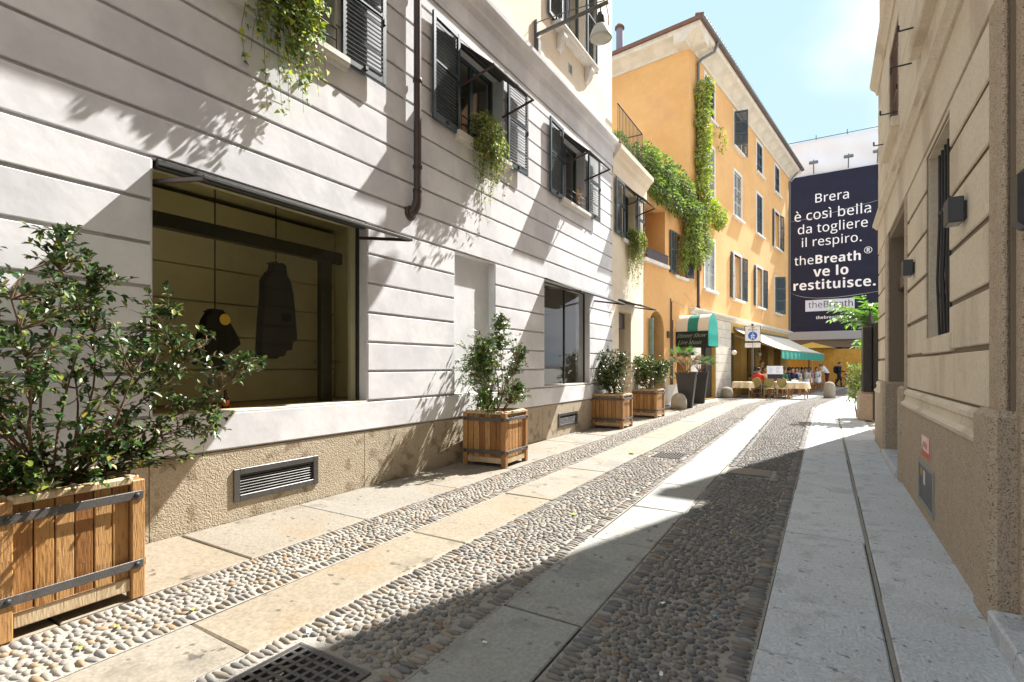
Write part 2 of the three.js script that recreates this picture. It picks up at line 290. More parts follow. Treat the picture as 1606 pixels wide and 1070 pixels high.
{
  const g = setting('ground');
  const sh = new THREE.Shape([[-200, -140], [200, -140], [200, 260], [-200, 260]].map((p) => new THREE.Vector2(...p))); for (const q of GRATES) if (!q[4]) sh.holes.push(new THREE.Path([[q[0] + 0.02, q[2] + 0.02], [q[1] - 0.02, q[2] + 0.02], [q[1] - 0.02, q[3] - 0.02], [q[0] + 0.02, q[3] - 0.02]].map((p) => new THREE.Vector2(...p))));
  const pg = new THREE.ShapeGeometry(sh); pg.rotateX(-Math.PI / 2); pg.translate(0, -0.03, 0);
  mesh('paving_bed', pg, M.ground, g);
}
// a flat four-cornered stone with a worn chamfer: corners given as [x, z]
function quadStone(c, top, thick, ch, lift = [0, 0, 0, 0]) {
  const cx = (c[0][0] + c[1][0] + c[2][0] + c[3][0]) / 4, cz = (c[0][1] + c[1][1] + c[2][1] + c[3][1]) / 4, P = [];
  const T = c.map(([x, z], i) => { const dx = cx - x, dz = cz - z; return [x + Math.sign(dx) * ch, top + lift[i], z + Math.sign(dz) * ch]; });
  const E = c.map(([x, z], i) => [x, top - ch * 0.8 + lift[i], z]), B = c.map(([x, z]) => [x, top - thick, z]);
  const tri = (a, b, d) => P.push(a, b, d);
  const up = ((T[1][2] - T[0][2]) * (T[2][0] - T[0][0]) - (T[1][0] - T[0][0]) * (T[2][2] - T[0][2])) > 0;
  const q = (a, b, d, e) => { if (up) { tri(a, b, d); tri(a, d, e); } else { tri(a, d, b); tri(a, e, d); } };
  q(T[0], T[1], T[2], T[3]);
  for (let i = 0; i < 4; i++) { const j = (i + 1) % 4; q(E[i], E[j], T[j], T[i]); q(B[i], B[j], E[j], E[i]); }
  const g = new THREE.BufferGeometry(); g.setAttribute('position', new THREE.BufferAttribute(new Float32Array(P.flat()), 3)); g.computeVertexNormals(); return g;
}
function slabRun(name, k0, k1, joints, mats, seed, gap = 0.007) {
  const g = setting(name), r = rng(seed);
  for (let i = 0; i + 1 < joints.length; i++) {
    const a = joints[i], b = joints[i + 1], sk = rr(-0.012, 0.012, r), w = () => rr(-0.005, 0.005, r), gp = gap * rr(0.5, 1.3, r);
    const c = [[ex(k0, a) + w() + 0.006, -(a + gp) + sk], [ex(k1, a) + w() - 0.006, -(a + gp)], [ex(k1, b) + w() - 0.006, -(b - gp)], [ex(k0, b) + w() + 0.006, -(b - gp) + sk]];
    mesh('paving_slab', quadStone(c, rr(-0.003, 0.002, r), 0.07, rr(0.006, 0.012, r), [0, 0, 0, 0].map(() => rr(-0.002, 0.002, r))), mats[Math.floor(r() * mats.length)], g, false, r() * 9, r() * 9);
  }
  return g;
}
const run = (list, step, r) => { const o = list.slice(); while (o[o.length - 1] < FAR) o.push(o[o.length - 1] + step * rr(0.75, 1.3, r)); return o; };
{
  const r = rng(21);
  slabRun('pavement', 'wall', 'c1l', run([-4.6, -3.1, -1.7, -0.4, 1.15, 2.3, 3.45, 4.9, 6.2], 1.4, r), M.slabWarm, 1);
  slabRun('pavement', 'c1r', 's1r', run([-5, -3.2, -1.6, 0.1, 1.54, 3.42, 5.0, 6.7, 8.35], 1.65, r), M.slabWarm, 2);
  slabRun('pavement', 's2l', 's2r', run([-5, -3.3, -1.8, -0.2, 1.2, 2.66, 4.09, 5.25], 1.5, r), M.slabMid, 3);
  slabRun('pavement', 'c3r', 'gr', run([-5, -3.3, -1.4, 0.9, 2.94, 5.13, 6.95, 8.03, 9.56], 1.4, r), M.slabGrey, 4);
  slabRun('pavement', 'grr', 'rw', run([-5, -3.1, -1.2, 0.7, 2.5, 3.99, 4.94, 6.99, 8.3, 9.77], 1.4, r), M.slabGrey, 5);
}
// mortar beds under the cobbles and dark seams between the slabs
function strip(name, k0, k1, y, mat, parent) {
  const P = [], I = [], n = 60, stops = []; for (let i = 0; i <= n; i++) stops.push(NEAR + (FAR - NEAR) * i / n);
  const pits = GRATES.filter((q) => !q[4] && ex(k0, q[2]) < q[0] && ex(k1, q[2]) > q[1]); for (const q of pits) stops.push(q[2] + 0.02, q[3] - 0.02); stops.sort((a, b) => a - b);
  const quad = (xa, xb, xc, xd, d0, d1) => { const b = P.length / 3; P.push(xa, y, -d0, xb, y, -d0, xc, y, -d1, xd, y, -d1); I.push(b, b + 1, b + 3, b, b + 3, b + 2); };
  for (let i = 0; i + 1 < stops.length; i++) { const a = stops[i], b = stops[i + 1]; if (b - a < 1e-6) continue; const q = pits.find((p) => (a + b) / 2 > p[2] + 0.02 && (a + b) / 2 < p[3] - 0.02); if (q) { quad(ex(k0, a), q[0] + 0.02, ex(k0, b), q[0] + 0.02, a, b); quad(q[1] - 0.02, ex(k1, a), q[1] - 0.02, ex(k1, b), a, b); } else quad(ex(k0, a), ex(k1, a), ex(k0, b), ex(k1, b), a, b); }
  const g = new THREE.BufferGeometry(); g.setAttribute('position', new THREE.BufferAttribute(new Float32Array(P), 3)); g.setIndex(I); g.computeVertexNormals(); return mesh(name, g, mat, parent);
}
{
  const s = setting('paving_seams');
  strip('slab_bed', 'wall', 'rw', -0.022, M.seam, s);
  strip('gutter_channel', 'gr', 'grr', -0.007, M.mortar, s);
}
const pebbleGeos = [0, 1, 2, 3].map((k) => {
  const g = new THREE.SphereGeometry(1, 9, 4, 0, Math.PI * 2, 0, Math.PI * 0.56), p = g.attributes.position, r = rng(60 + k), ph = r() * 6, a = rr(0.05, 0.16, r);
  for (let i = 0; i < p.count; i++) { const x = p.getX(i), y = p.getY(i), z = p.getZ(i), f = 1 + a * Math.sin(Math.atan2(z, x) * 2 + ph) + 0.05 * Math.sin(Math.atan2(z, x) * 3 + ph * 2); p.setXYZ(i, x * f, Math.pow(Math.abs(y), 0.8) * Math.sign(y), z * f); }
  g.computeVertexNormals(); uvm(g); return g;
});
function cobbles(k0, k1, seed, pal, size = 1) {
  const root = setting('cobbled_strip'), r = rng(seed), list = [], D0 = 0.6, D1 = 42;
  strip('mortar_bed', k0, k1, -0.009, M.mortar, root);
  const put = (x, d, L, W, H, turn) => {
    for (const q of GRATES) if (x > q[0] - 0.05 && x < q[1] + 0.05 && d > q[2] - 0.05 && d < q[3] + 0.05) return;
    list.push({ x, z: -d, L, W, H, turn, c: pal[Math.floor(Math.pow(r(), 1.1) * pal.length)], g: Math.floor(r() * 4), t: rr(-0.12, 0.12, r) });
  };
  for (const side of [0, 1]) for (let d = D0; d < D1; d += 0.0405 * rr(0.85, 1.2, r)) {      // edge rows: long stones laid across
    const L = rr(0.042, 0.062, r), e = side ? ex(k1, d) - 0.012 - L : ex(k0, d) + 0.012 + L;
    put(e + rr(-0.008, 0.008, r), d, L, rr(0.017, 0.0225, r), rr(0.012, 0.020, r), rr(-0.2, 0.2, r));
  }
  for (let d = D0; d < D1; d += 0.041 * size) {
    const a = ex(k0, d) + 0.142, b = ex(k1, d) - 0.128; let x = a + rr(-0.02, 0.012, r);
    while (x < b) {
      const L = rr(0.0185, 0.031, r) * (r() < 0.1 ? 1.3 : 1) * size, W = rr(0.016, 0.021, r) * size;
      if (r() > 0.012) put(x, d + rr(-0.011, 0.011, r), L, W, rr(0.0105, 0.0185, r), (r() - 0.5) * 1.5);
      x += L * 2 + rr(-0.001, 0.010, r);
    }
  }
  // the stones that show largest are pieces of their own, the rest one field
  const sx = Math.sin(YAW), cx = Math.cos(YAW);
  for (const p of list) { const f = -sx * p.x - cx * p.z, q = cx * p.x - sx * p.z, u = 803 + FOC * q / f, v = 574.5 + FOC * 1.45 / f; p.k = f > 0 && u > -10 && u < 1616 && v < 1085 ? f : 99 + p.z * -0.1; }
  list.sort((a, b) => a.k - b.k);
  const E = new THREE.Euler(), m = new THREE.Matrix4(), q = new THREE.Quaternion();
  const pose = (p) => { E.set(p.t, p.turn, p.t * 0.7); q.setFromEuler(E); return m.compose(V(p.x, -0.0125, p.z), q, V(p.L, p.H + 0.004, p.W)); };
  for (let i = 0; i < 300; i++) {
    const p = list[i], o = new THREE.Mesh(pebbleGeos[p.g], M.pebble[p.c]); o.name = 'cobble'; o.castShadow = o.receiveShadow = true; pose(p).decompose(o.position, o.quaternion, o.scale); root.add(o);
  }
  for (let k = 0; k < 4; k++) {
    const sub = list.slice(300).filter((p) => p.g === k), im = new THREE.InstancedMesh(pebbleGeos[k], M.pebbleAll, sub.length), c = new THREE.Color();
    sub.forEach((p, i) => { im.setMatrixAt(i, pose(p)); const b = pebbleCols[p.c], f = rr(0.85, 1.2, r); im.setColorAt(i, c.setRGB(b[0] * f, b[1] * f, b[2] * f)); });
    im.name = 'cobble_field'; im.userData.kind = 'stuff'; im.castShadow = im.receiveShadow = true; root.add(im);
  }
}
cobbles('c1l', 'c1r', 101, [2, 5, 12, 0, 13, 5, 14, 7, 11, 12]); cobbles('s1r', 's2l', 102, [2, 0, 12, 5, 4, 13, 6, 7, 1, 9]); cobbles('s2r', 'c3r', 103, [4, 6, 0, 1, 2, 6, 8, 3, 10, 0, 7, 5, 9], 0.9);

// iron drain gratings and access covers let into the cobbles
function grating(q, cols, rows, label, slots) {
  const cx = (q[0] + q[1]) / 2, cz = -(q[2] + q[3]) / 2, w = q[1] - q[0], d = q[3] - q[2], t = thing('drain_grating', label, 'drain grate', [cx, 0, cz]);
  mesh('frame', [bx(-w / 2, w / 2, -0.03, 0.003, -d / 2, -d / 2 + 0.022, 0.003), bx(-w / 2, w / 2, -0.03, 0.003, d / 2 - 0.022, d / 2, 0.003), bx(-w / 2, -w / 2 + 0.022, -0.03, 0.003, -d / 2 + 0.022, d / 2 - 0.022, 0.003), bx(w / 2 - 0.022, w / 2, -0.03, 0.003, -d / 2 + 0.022, d / 2 - 0.022, 0.003)], M.ironWorn, t);
  { const X = w / 2 - 0.02, Z = d / 2 - 0.02; mesh('pit', [bx(-X, X, -0.62, -0.6, -Z, Z), bx(-X - 0.03, -X, -0.62, -0.031, -Z, Z), bx(X, X + 0.03, -0.62, -0.031, -Z, Z), bx(-X - 0.03, X + 0.03, -0.62, -0.031, -Z - 0.03, -Z), bx(-X - 0.03, X + 0.03, -0.62, -0.031, Z, Z + 0.03)], M.mortar, t); }
  const iw = w - 0.05, id = d - 0.05;
  for (let i = 0; i <= cols; i++) { const x = -iw / 2 + iw * i / cols; mesh('bar', bx(x - 0.011, x + 0.011, -0.008, 0.003, -id / 2, id / 2, 0.003), M.ironWorn, t); }
  if (!slots) for (let i = 0; i <= rows; i++) { const z = -id / 2 + id * i / rows; mesh('bar', bx(-iw / 2, iw / 2, -0.0075, 0.0015, z - 0.010, z + 0.010, 0.003), M.ironWorn, t); }
}
grating(GRATES[0], 8, 7, 'rusty iron grid drain cover set among cobbles beside a warm stone slab', false);
grating(GRATES[1], 9, 3, 'slotted iron drain grate in the sunlit middle cobble strip', true);
grating(GRATES[3], 9, 3, 'far slotted drain grate in the middle cobbles past the shop windows', true);
{
  const q = GRATES[2], t = thing('access_cover', 'flat dark metal access cover in cobbles at the shadow edge', 'manhole cover', [(q[0] + q[1]) / 2, 0, -(q[2] + q[3]) / 2], 0.03);
  mesh('frame', bx(-0.27, 0.27, -0.02, 0.001, -0.25, 0.25, 0.004), M.ironWorn, t); mesh('lid', bx(-0.235, 0.235, 0.002, 0.007, -0.215, 0.215, 0.003), M.steel, t);
}
// scraps of paper and dropped leaves
{
  const r = rng(5), paper = std({ color: lin(0.75, 0.75, 0.74), roughness: 0.9, side: THREE.DoubleSide }), blue = std({ color: lin(0.05, 0.45, 0.62), roughness: 0.6, side: THREE.DoubleSide }), leaf = std({ color: lin(0.30, 0.34, 0.05), roughness: 0.8, side: THREE.DoubleSide });
  const scrap = (x, d, s, mat, name, label, cat, group) => {
    const g = new THREE.PlaneGeometry(s, s * rr(0.4, 0.9, r), 3, 2), p = g.attributes.position; for (let i = 0; i < p.count; i++) p.setZ(i, rr(0, s * 0.25, r)); g.rotateX(-Math.PI / 2); g.rotateY(r() * 6); g.computeVertexNormals();
    const o = mesh(name, g, mat, null); o.position.set(x, 0.012, -d); o.userData = { label, category: cat, group };
  };
  for (const [x, d, s] of [[-1.52, 2.22, 0.025], [-0.72, 2.3, 0.025], [-0.66, 2.42, 0.03], [-0.85, 3.15, 0.03], [-2.4, 1.82, 0.035], [-0.95, 3.9, 0.03]]) scrap(x, d, s, paper, 'paper_scrap', 'small crumpled scrap of white paper lying on the street', 'litter', 'paper scraps on the street');
  scrap(-0.55, 3.15, 0.03, blue, 'plastic_scrap', 'tiny bright turquoise plastic scrap on the shaded cobbles', 'litter');
  for (const [x, d, s] of [[-3.2, 1.62, 0.03], [-3.35, 1.3, 0.03], [-3.25, 1.1, 0.03], [-2.1, 4.6, 0.05], [-2.75, 8.3, 0.09]]) scrap(x, d, s, leaf, 'fallen_leaf', 'fallen yellow green leaf lying on the sunlit street', 'leaf', 'fallen leaves on the street');
}
// ---------- shared building parts ----------
// louvred shutter: local x across from hinge (0) to w, y up from 0, z out
function shutter(parent, x, y, w, h, out, mat, slatMat, o = {}) {
  const g = grp('shutter', parent); g.position.set(x, y, out); if (o.swing) g.rotation.y = o.swing;
  const t = 0.038, st = 0.06, mids = o.mids || [0.56], tilt = o.merge ? -0.55 : -0.75;
  mesh('frame', [bx(0, st, 0, h, 0, t, 0.004), bx(w - st, w, 0, h, 0, t, 0.004), bx(st, w - st, 0, st * 1.6, 0.002, t - 0.002, 0.003), bx(st, w - st, h - st * 1.2, h, 0.002, t - 0.002, 0.003), ...mids.map((m) => bx(st, w - st, h * m - st / 2, h * m + st / 2, 0.002, t - 0.002, 0.003))], mat, g);
  const stops = [st * 1.6, ...mids.flatMap((m) => [h * m - st / 2, h * m + st / 2]), h - st * 1.2], pitch = o.pitch || 0.05, geo = bx(-(w / 2 - st - 0.001), w / 2 - st - 0.001, o.merge ? -0.036 : -0.034, o.merge ? 0.036 : 0.034, -0.0045, 0.0045); uvm(geo);
  const merged = [];
  for (let i = 0; i < stops.length; i += 2) { const a = stops[i], b = stops[i + 1], n = Math.floor((b - a) / pitch); for (let k = 0; k < n; k++) {
    const yy = a + (k + 0.5) * (b - a) / n;
    if (o.merge) { const q = geo.clone(); xf(q, w / 2, yy, t / 2, tilt); merged.push(q); }
    else { const s = new THREE.Mesh(geo, slatMat); s.name = 'slat'; s.castShadow = s.receiveShadow = true; s.position.set(w / 2, yy, t / 2); s.rotation.x = tilt; g.add(s); }
  } }
  if (o.merge) { const m = mesh('louvres', merged, slatMat, g); m.userData.kind = 'stuff'; }
  mesh('catch', bx(w - 0.05, w - 0.02, h * 0.48, h * 0.48 + 0.07, t, t + 0.02), M.iron, g); mesh('latch', bx(w / 2 - 0.02, w / 2 + 0.02, 0.03, 0.07, t, t + 0.025), M.iron, g);
  return g;
}
// casement seen through an opening
function casement(parent, x0, x1, y0, y1, out, mat, leaves = 2) {
  const g = grp('window', parent), f = 0.055, parts = [bx(x0, x0 + f, y0, y1, out - 0.06, out, 0.004), bx(x1 - f, x1, y0, y1, out - 0.06, out, 0.004), bx(x0 + f, x1 - f, y0, y0 + f, out - 0.058, out - 0.002, 0.004), bx(x0 + f, x1 - f, y1 - f, y1, out - 0.058, out - 0.002, 0.004)];
  for (let i = 1; i < leaves; i++) { const m = x0 + (x1 - x0) * i / leaves; parts.push(bx(m - 0.045, m + 0.045, y0 + f, y1 - f, out - 0.056, out - 0.004, 0.004)); }
  mesh('frame', parts, mat, g);
  for (let i = 0; i < leaves; i++) { const a = x0 + (x1 - x0) * i / leaves + (i ? 0.045 : f), b = x0 + (x1 - x0) * (i + 1) / leaves - (i === leaves - 1 ? f : 0.045); const p = new THREE.PlaneGeometry(b - a, y1 - y0 - 2 * f); p.translate((a + b) / 2, (y0 + y1) / 2, out - 0.03); mesh('pane', p, M.glass, g); }
  return g;
}
// closed room behind an opening
function room(parent, x0, x1, y0, y1, front, deep, mat, t = 0.05) {
  return mesh('room', [bx(x0, x1, y0, y1, front - deep - t, front - deep), bx(x0 - t, x0, y0 - t, y1 + t, front - deep - t, front), bx(x1, x1 + t, y0 - t, y1 + t, front - deep - t, front), bx(x0, x1, y0 - t, y0, front - deep - t, front), bx(x0, x1, y1, y1 + t, front - deep - t, front)], mat, parent);
}
// tilted cloth blind on two arms: a thing of its own; base at the wall, middle of its top edge
function blind(f, s0, s1, yTop, yTip, p, armY, label, group, depthIn = 0) {
  const w = s1 - s0, t = thing('window_awning', label, 'awning', at(f, (s0 + s1) / 2, yTop, 0.0), f.t, group), h = w / 2, dy = yTip - yTop;
  const sheet = (x0, x1, th) => { const g = bx(x0, x1, -th, 0, 0, Math.hypot(p, dy)); xf(g, 0, 0, 0, Math.atan2(-dy, p), 0, 0); return g; };
  mesh('cloth', sheet(-h, h, 0.008), M.awnGrey, t);
  mesh('front_bar', xf(bx(-h - 0.01, h + 0.01, -0.016, 0.014, -0.016, 0.016, 0.005), 0, dy - 0.004, p, 0, 0, 0), M.iron, t);
  mesh('head_box', bx(-h, h, -0.03, 0.05, -0.08, -0.001, 0.01), M.iron, t);
  for (const q of [-1, 1]) { const x = q * (h - 0.02); mesh('arm', xf(bx(-0.012, 0.012, -0.018, 0.018, 0, Math.hypot(p + depthIn, armY), 0.004), x, dy - armY - 0.01, -depthIn, -Math.atan2(armY, p + depthIn), 0, 0), M.brown, t); }
  return t;
}

// ---------- white rusticated building ----------
const CW = 0.3575, Y0 = 1.03, MZ = Y0 + CW * 11, MT = Y0 + CW * 15;
const leftHoles = [[2.08, 4.43, Y0, Y0 + CW * 6], [6.13, 7.24, Y0, Y0 + CW * 6], [9.0, 11.27, Y0, Y0 + CW * 6], [2.69, 3.95, MZ, MT], [6.24, 7.5, MZ, MT], [9.8, 11.01, MZ, MT], [-0.86, 0.4, MZ, MT]];
const white = thing('white_building', 'white rusticated plaster building with shop windows and dark green shutters', 'building', [FL.o[0], 0, FL.o[1]], FL.t);
{
  const b = white, r = rng(41), X0 = -6, X1 = 12.74, JD = 0.03;
  // wall core, seen in the joints
  mesh('wall', rectsMinus([[X0, X1, 0.67, 6.62]], leftHoles).map((q) => bx(q[0], q[1], q[2], q[3], -0.36, -JD)), M.whiteDeep, b);
  // one course of plaster at a time
  const rows = [[0.672, Y0]]; for (let k = 0; k < 15; k++) rows.push([Y0 + CW * k, Y0 + CW * (k + 1)]); rows.push([Y0 + CW * 15, 6.62]);
  for (const [a, c] of rows) for (const q of rectsMinus([[X0, X1, a, c]], leftHoles)) {
    const j0 = q[2] === a ? 0.016 : 0, j1 = q[3] === c ? 0.016 : 0;
    if (q[3] - q[2] - j0 - j1 < 0.02) continue;
    mesh('plaster_course', bx(q[0], q[1], q[2] + j0, q[3] - j1, -JD, rr(-0.0015, 0.0015, r), 0.006), M.white, b, false, r() * 7, r() * 7);
  }
  // reveal linings
  for (const h of leftHoles) mesh('reveal', [bx(h[0] - 0.001, h[0] + 0.012, h[2], h[3], -0.3, -0.012), bx(h[1] - 0.012, h[1] + 0.001, h[2], h[3], -0.3, -0.012), bx(h[0] + 0.012, h[1] - 0.012, h[3] - 0.012, h[3] + 0.001, -0.3, -0.012)], M.white, b);
  // granite plinth in blocks
  const cuts = [-6, -4.1, -2.0, 0.1, 2.07, 4.38, 6.6, 8.95, 10.9, 12.74];
  for (let i = 0; i + 1 < cuts.length; i++) {
    const vents = [[2.8, 3.68, 0.2, 0.45], [9.65, 10.55, 0.2, 0.435]];
    const holes = vents.filter((v) => v[0] > cuts[i] && v[1] < cuts[i + 1]);
    const o = r() * 9, list = rectsMinus([[cuts[i] + 0.003, cuts[i + 1] - 0.003, -0.05, 0.665]], holes);
    if (list.length === 1) mesh('plinth_block', bx(cuts[i] + 0.003, cuts[i + 1] - 0.003, -0.05, 0.665, -0.36, -0.012, 0.005), M.plinth, b, false, o, r() * 5);
    else mesh('plinth_block', list.map((q) => bx(q[0], q[1], q[2], q[3], -0.36, -0.012)), M.plinth, b, false, o, r() * 5);
    for (const v of holes) {
      const g = grp('vent_grille', b);
      mesh('frame', [bx(v[0] - 0.03, v[0] + 0.03, v[2] - 0.03, v[3] + 0.03, -0.04, 0.006, 0.004), bx(v[1] - 0.03, v[1] + 0.03, v[2] - 0.03, v[3] + 0.03, -0.04, 0.006, 0.004), bx(v[0] + 0.03, v[1] - 0.03, v[2] - 0.03, v[2] + 0.03, -0.04, 0.005, 0.004), bx(v[0] + 0.03, v[1] - 0.03, v[3] - 0.03, v[3] + 0.03, -0.04, 0.005, 0.004)], M.steel, g);
      mesh('back_plate', bx(v[0], v[1], v[2], v[3], -0.12, -0.1), M.dark, g);
      const sg = bx(-(v[1] - v[0]) / 2 + 0.03, (v[1] - v[0]) / 2 - 0.03, -0.012, 0.012, -0.002, 0.002); uvm(sg);
      for (let k = 0; k < 7; k++) { const s = new THREE.Mesh(sg, M.steel); s.name = 'slat'; s.castShadow = s.receiveShadow = true; s.position.set((v[0] + v[1]) / 2, v[2] + 0.045 + (v[3] - v[2] - 0.09) * k / 6, -0.015); s.rotation.x = 0.7; g.add(s); }
    }
  }
  // blind doorway: smooth plaster set back
  mesh('blind_panel', bx(6.13, 7.24, 1.03, 3.18, -0.2, -0.13), M.white, b, false, 3.1, 1.7);
  // shop sills
  for (const [a, c, y] of [[2.05, 4.45, 1.03], [8.97, 11.3, 1.06]]) mesh('sill', bx(a + 0.032, c - 0.022, y - 0.03, y + 0.004, -0.3, -0.002, 0.006), M.creamStone, b);
  // cornice between storeys, then the cream upper wall
  mesh('cornice', mould([[-0.3, 6.62], [0.02, 6.62], [0.03, 6.68], [0.03, 6.92], [0.05, 6.95], [0.09, 7.0], [0.10, 7.06], [0.15, 7.13], [0.17, 7.2], [0.175, 7.27], [0.02, 7.31], [-0.3, 7.31]], X0, X1), M.white, b);
  const up = [[9.75, 10.95, 8.42, 10.5], [6.2, 7.4, 8.42, 10.5], [2.65, 3.85, 8.42, 10.5]];
  mesh('upper_wall', rectsMinus([[X0, X1, 7.31, 13.4]], up).map((q) => bx(q[0], q[1], q[2], q[3], -0.36, -0.004)), M.cream, b);
  mesh('end_wall', [bx(X1 - 0.3, X1, 7.31, 13.4, -6, -0.361), bx(X0, X0 + 0.3, 0, 13.4, -6, -0.361)], M.cream, b);
  mesh('roof', mould([[-6, 13.4], [0.75, 13.4], [0.75, 13.55], [-3, 15.2], [-6, 13.9]], X0, X1 + 0.3), M.roofTile, b);
  for (const h of up) {
    room(b, h[0] - 0.2, h[1] + 0.2, h[2], h[3], -0.365, 1.5, M.room);
    const w = casement(b, h[0], h[1], h[2], h[3], -0.14, M.shutter);
    mesh('surround', [bx(h[0] - 0.13, h[0] - 0.001, h[2], h[3] + 0.13, -0.004, 0.02, 0.004), bx(h[1] + 0.001, h[1] + 0.13, h[2], h[3] + 0.13, -0.004, 0.02, 0.004)], M.frameWhite, w);
    mesh('window_sill', mould([[-0.36, h[2] - 0.12], [0.10, h[2] - 0.12], [0.13, h[2] - 0.08], [0.17, h[2] - 0.07], [0.2, h[2] - 0.03], [0.2, h[2]], [-0.36, h[2]]], h[0] - 0.42, h[1] + 0.42), M.frameWhite, b);
    for (const cx of [h[0] - 0.12, h[1] + 0.12]) { const c = grp('console', b); mesh('bracket', mould([[0, h[2] - 0.12], [0.17, h[2] - 0.12], [0.165, h[2] - 0.2], [0.12, h[2] - 0.24], [0.10, h[2] - 0.33], [0.07, h[2] - 0.42], [0.02, h[2] - 0.46], [0, h[2] - 0.46]], cx - 0.08, cx + 0.08), M.frameWhite, c); }
    shutter(b, h[0] - 0.66, h[2] + 0.02, 0.62, h[3] - h[2] - 0.03, 0.03, M.shutter, M.slat, { pitch: 0.05 });
    shutter(b, h[1] + 0.04, h[2] + 0.02, 0.62, h[3] - h[2] - 0.03, 0.03, M.shutter, M.slat, { pitch: 0.05 });
  }
  { const g = grp('wall_vent', b); mesh('frame', [bx(10.1, 10.12, 7.76, 7.98, 0, 0.012), bx(10.26, 10.28, 7.76, 7.98, 0, 0.012), bx(10.12, 10.26, 7.96, 7.98, 0, 0.011), bx(10.12, 10.26, 7.76, 7.78, 0, 0.011)], M.creamStone, g); mesh('grille', bx(10.12, 10.26, 7.78, 7.96, -0.003, 0.004), M.steel, g); }
  // mezzanine windows: rooms, casements, sills, guard rails and shutters
  for (const h of leftHoles.slice(3)) {
    room(b, h[0] - 0.3, h[1] + 0.3, h[2] - 0.1, h[3] + 0.1, -0.365, 1.6, M.room);
    casement(b, h[0] + 0.013, h[1] - 0.013, h[2], h[3] - 0.013, -0.22, M.shutter);
    mesh('window_sill', mould([[-0.30, h[2] - 0.13], [0.05, h[2] - 0.13], [0.06, h[2] - 0.1], [0.09, h[2] - 0.09], [0.1, h[2] - 0.06], [0.1, h[2]], [-0.30, h[2]]], h[0] - 0.12, h[1] + 0.12), M.frameWhite, b);
    mesh('guard_rail', [bar([h[0] + 0.02, h[2] + 0.28, 0.03], [h[1] - 0.02, h[2] + 0.28, 0.03], 0.009), bar([h[0] + 0.02, h[2] + 0.15, 0.03], [h[1] - 0.02, h[2] + 0.15, 0.03], 0.007), ...[0, 0.25, 0.5, 0.75, 1].map((k) => bar([h[0] + 0.02 + (h[1] - h[0] - 0.04) * k, h[2], 0.03], [h[0] + 0.02 + (h[1] - h[0] - 0.04) * k, h[2] + 0.28, 0.03], 0.006))], M.iron, b);
    shutter(b, h[0] - 0.685, h[2] - 0.05, 0.655, 1.5, 0.045, M.shutter, M.slat, { swing: 0.05 });
    shutter(b, h[1] + 0.03, h[2] - 0.05, 0.655, 1.5, 0.045, M.shutter, M.slat, { swing: -0.03 });
  }
  // large shop window: glass set in the reveal, black inner frame, room behind
  room(b, 1.7, 5.0, 0.9, 3.4, -0.365, 1.15, M.shopWall);
  mesh('shop_floor', bx(1.7, 5.0, 0.9, 1.02, -1.51, -0.362), M.shopFloor, b);
  for (let k = 0; k < 6; k++) mesh('display_board', bx(1.72, 4.98, 1.03 + k * 0.385, 1.03 + k * 0.385 + 0.373, -1.3, -1.26, 0.006), M.shopWall, b, false, k * 1.3, 0);
  const sw = grp('shop_window', b);
  { const p = new THREE.PlaneGeometry(2.31, 2.12); p.translate(3.255, 2.1, -0.16); mesh('pane', p, M.glassOlive, sw); }
  mesh('frame', [bx(2.085, 2.105, 1.035, 3.16, -0.18, -0.14), bx(4.39, 4.417, 1.035, 3.16, -0.18, -0.14), bx(2.105, 4.39, 3.14, 3.159, -0.18, -0.14)], M.iron, sw);
  mesh('display_frame', [bx(2.0, 4.42, 2.72, 2.86, -0.52, -0.44, 0.006), bx(4.10, 4.26, 1.02, 2.72, -0.52, -0.44, 0.006)], M.iron, sw);
  // small shop window
  room(b, 8.9, 11.7, 0.95, 3.4, -0.365, 1.8, M.room);
  const sw2 = grp('shop_window', b);
  for (const [a, c] of [[9.02, 10.15], [10.19, 11.25]]) { const p = new THREE.PlaneGeometry(c - a, 2.09); p.translate((a + c) / 2, 2.1, -0.14); mesh('pane', p, M.glass, sw2); }
  mesh('frame', [bx(9.012, 9.03, 1.065, 3.16, -0.16, -0.12), bx(11.24, 11.258, 1.065, 3.16, -0.16, -0.12), bx(10.15, 10.19, 1.065, 3.14, -0.16, -0.12), bx(9.03, 11.24, 3.14, 3.16, -0.16, -0.12)], M.iron, sw2);
}
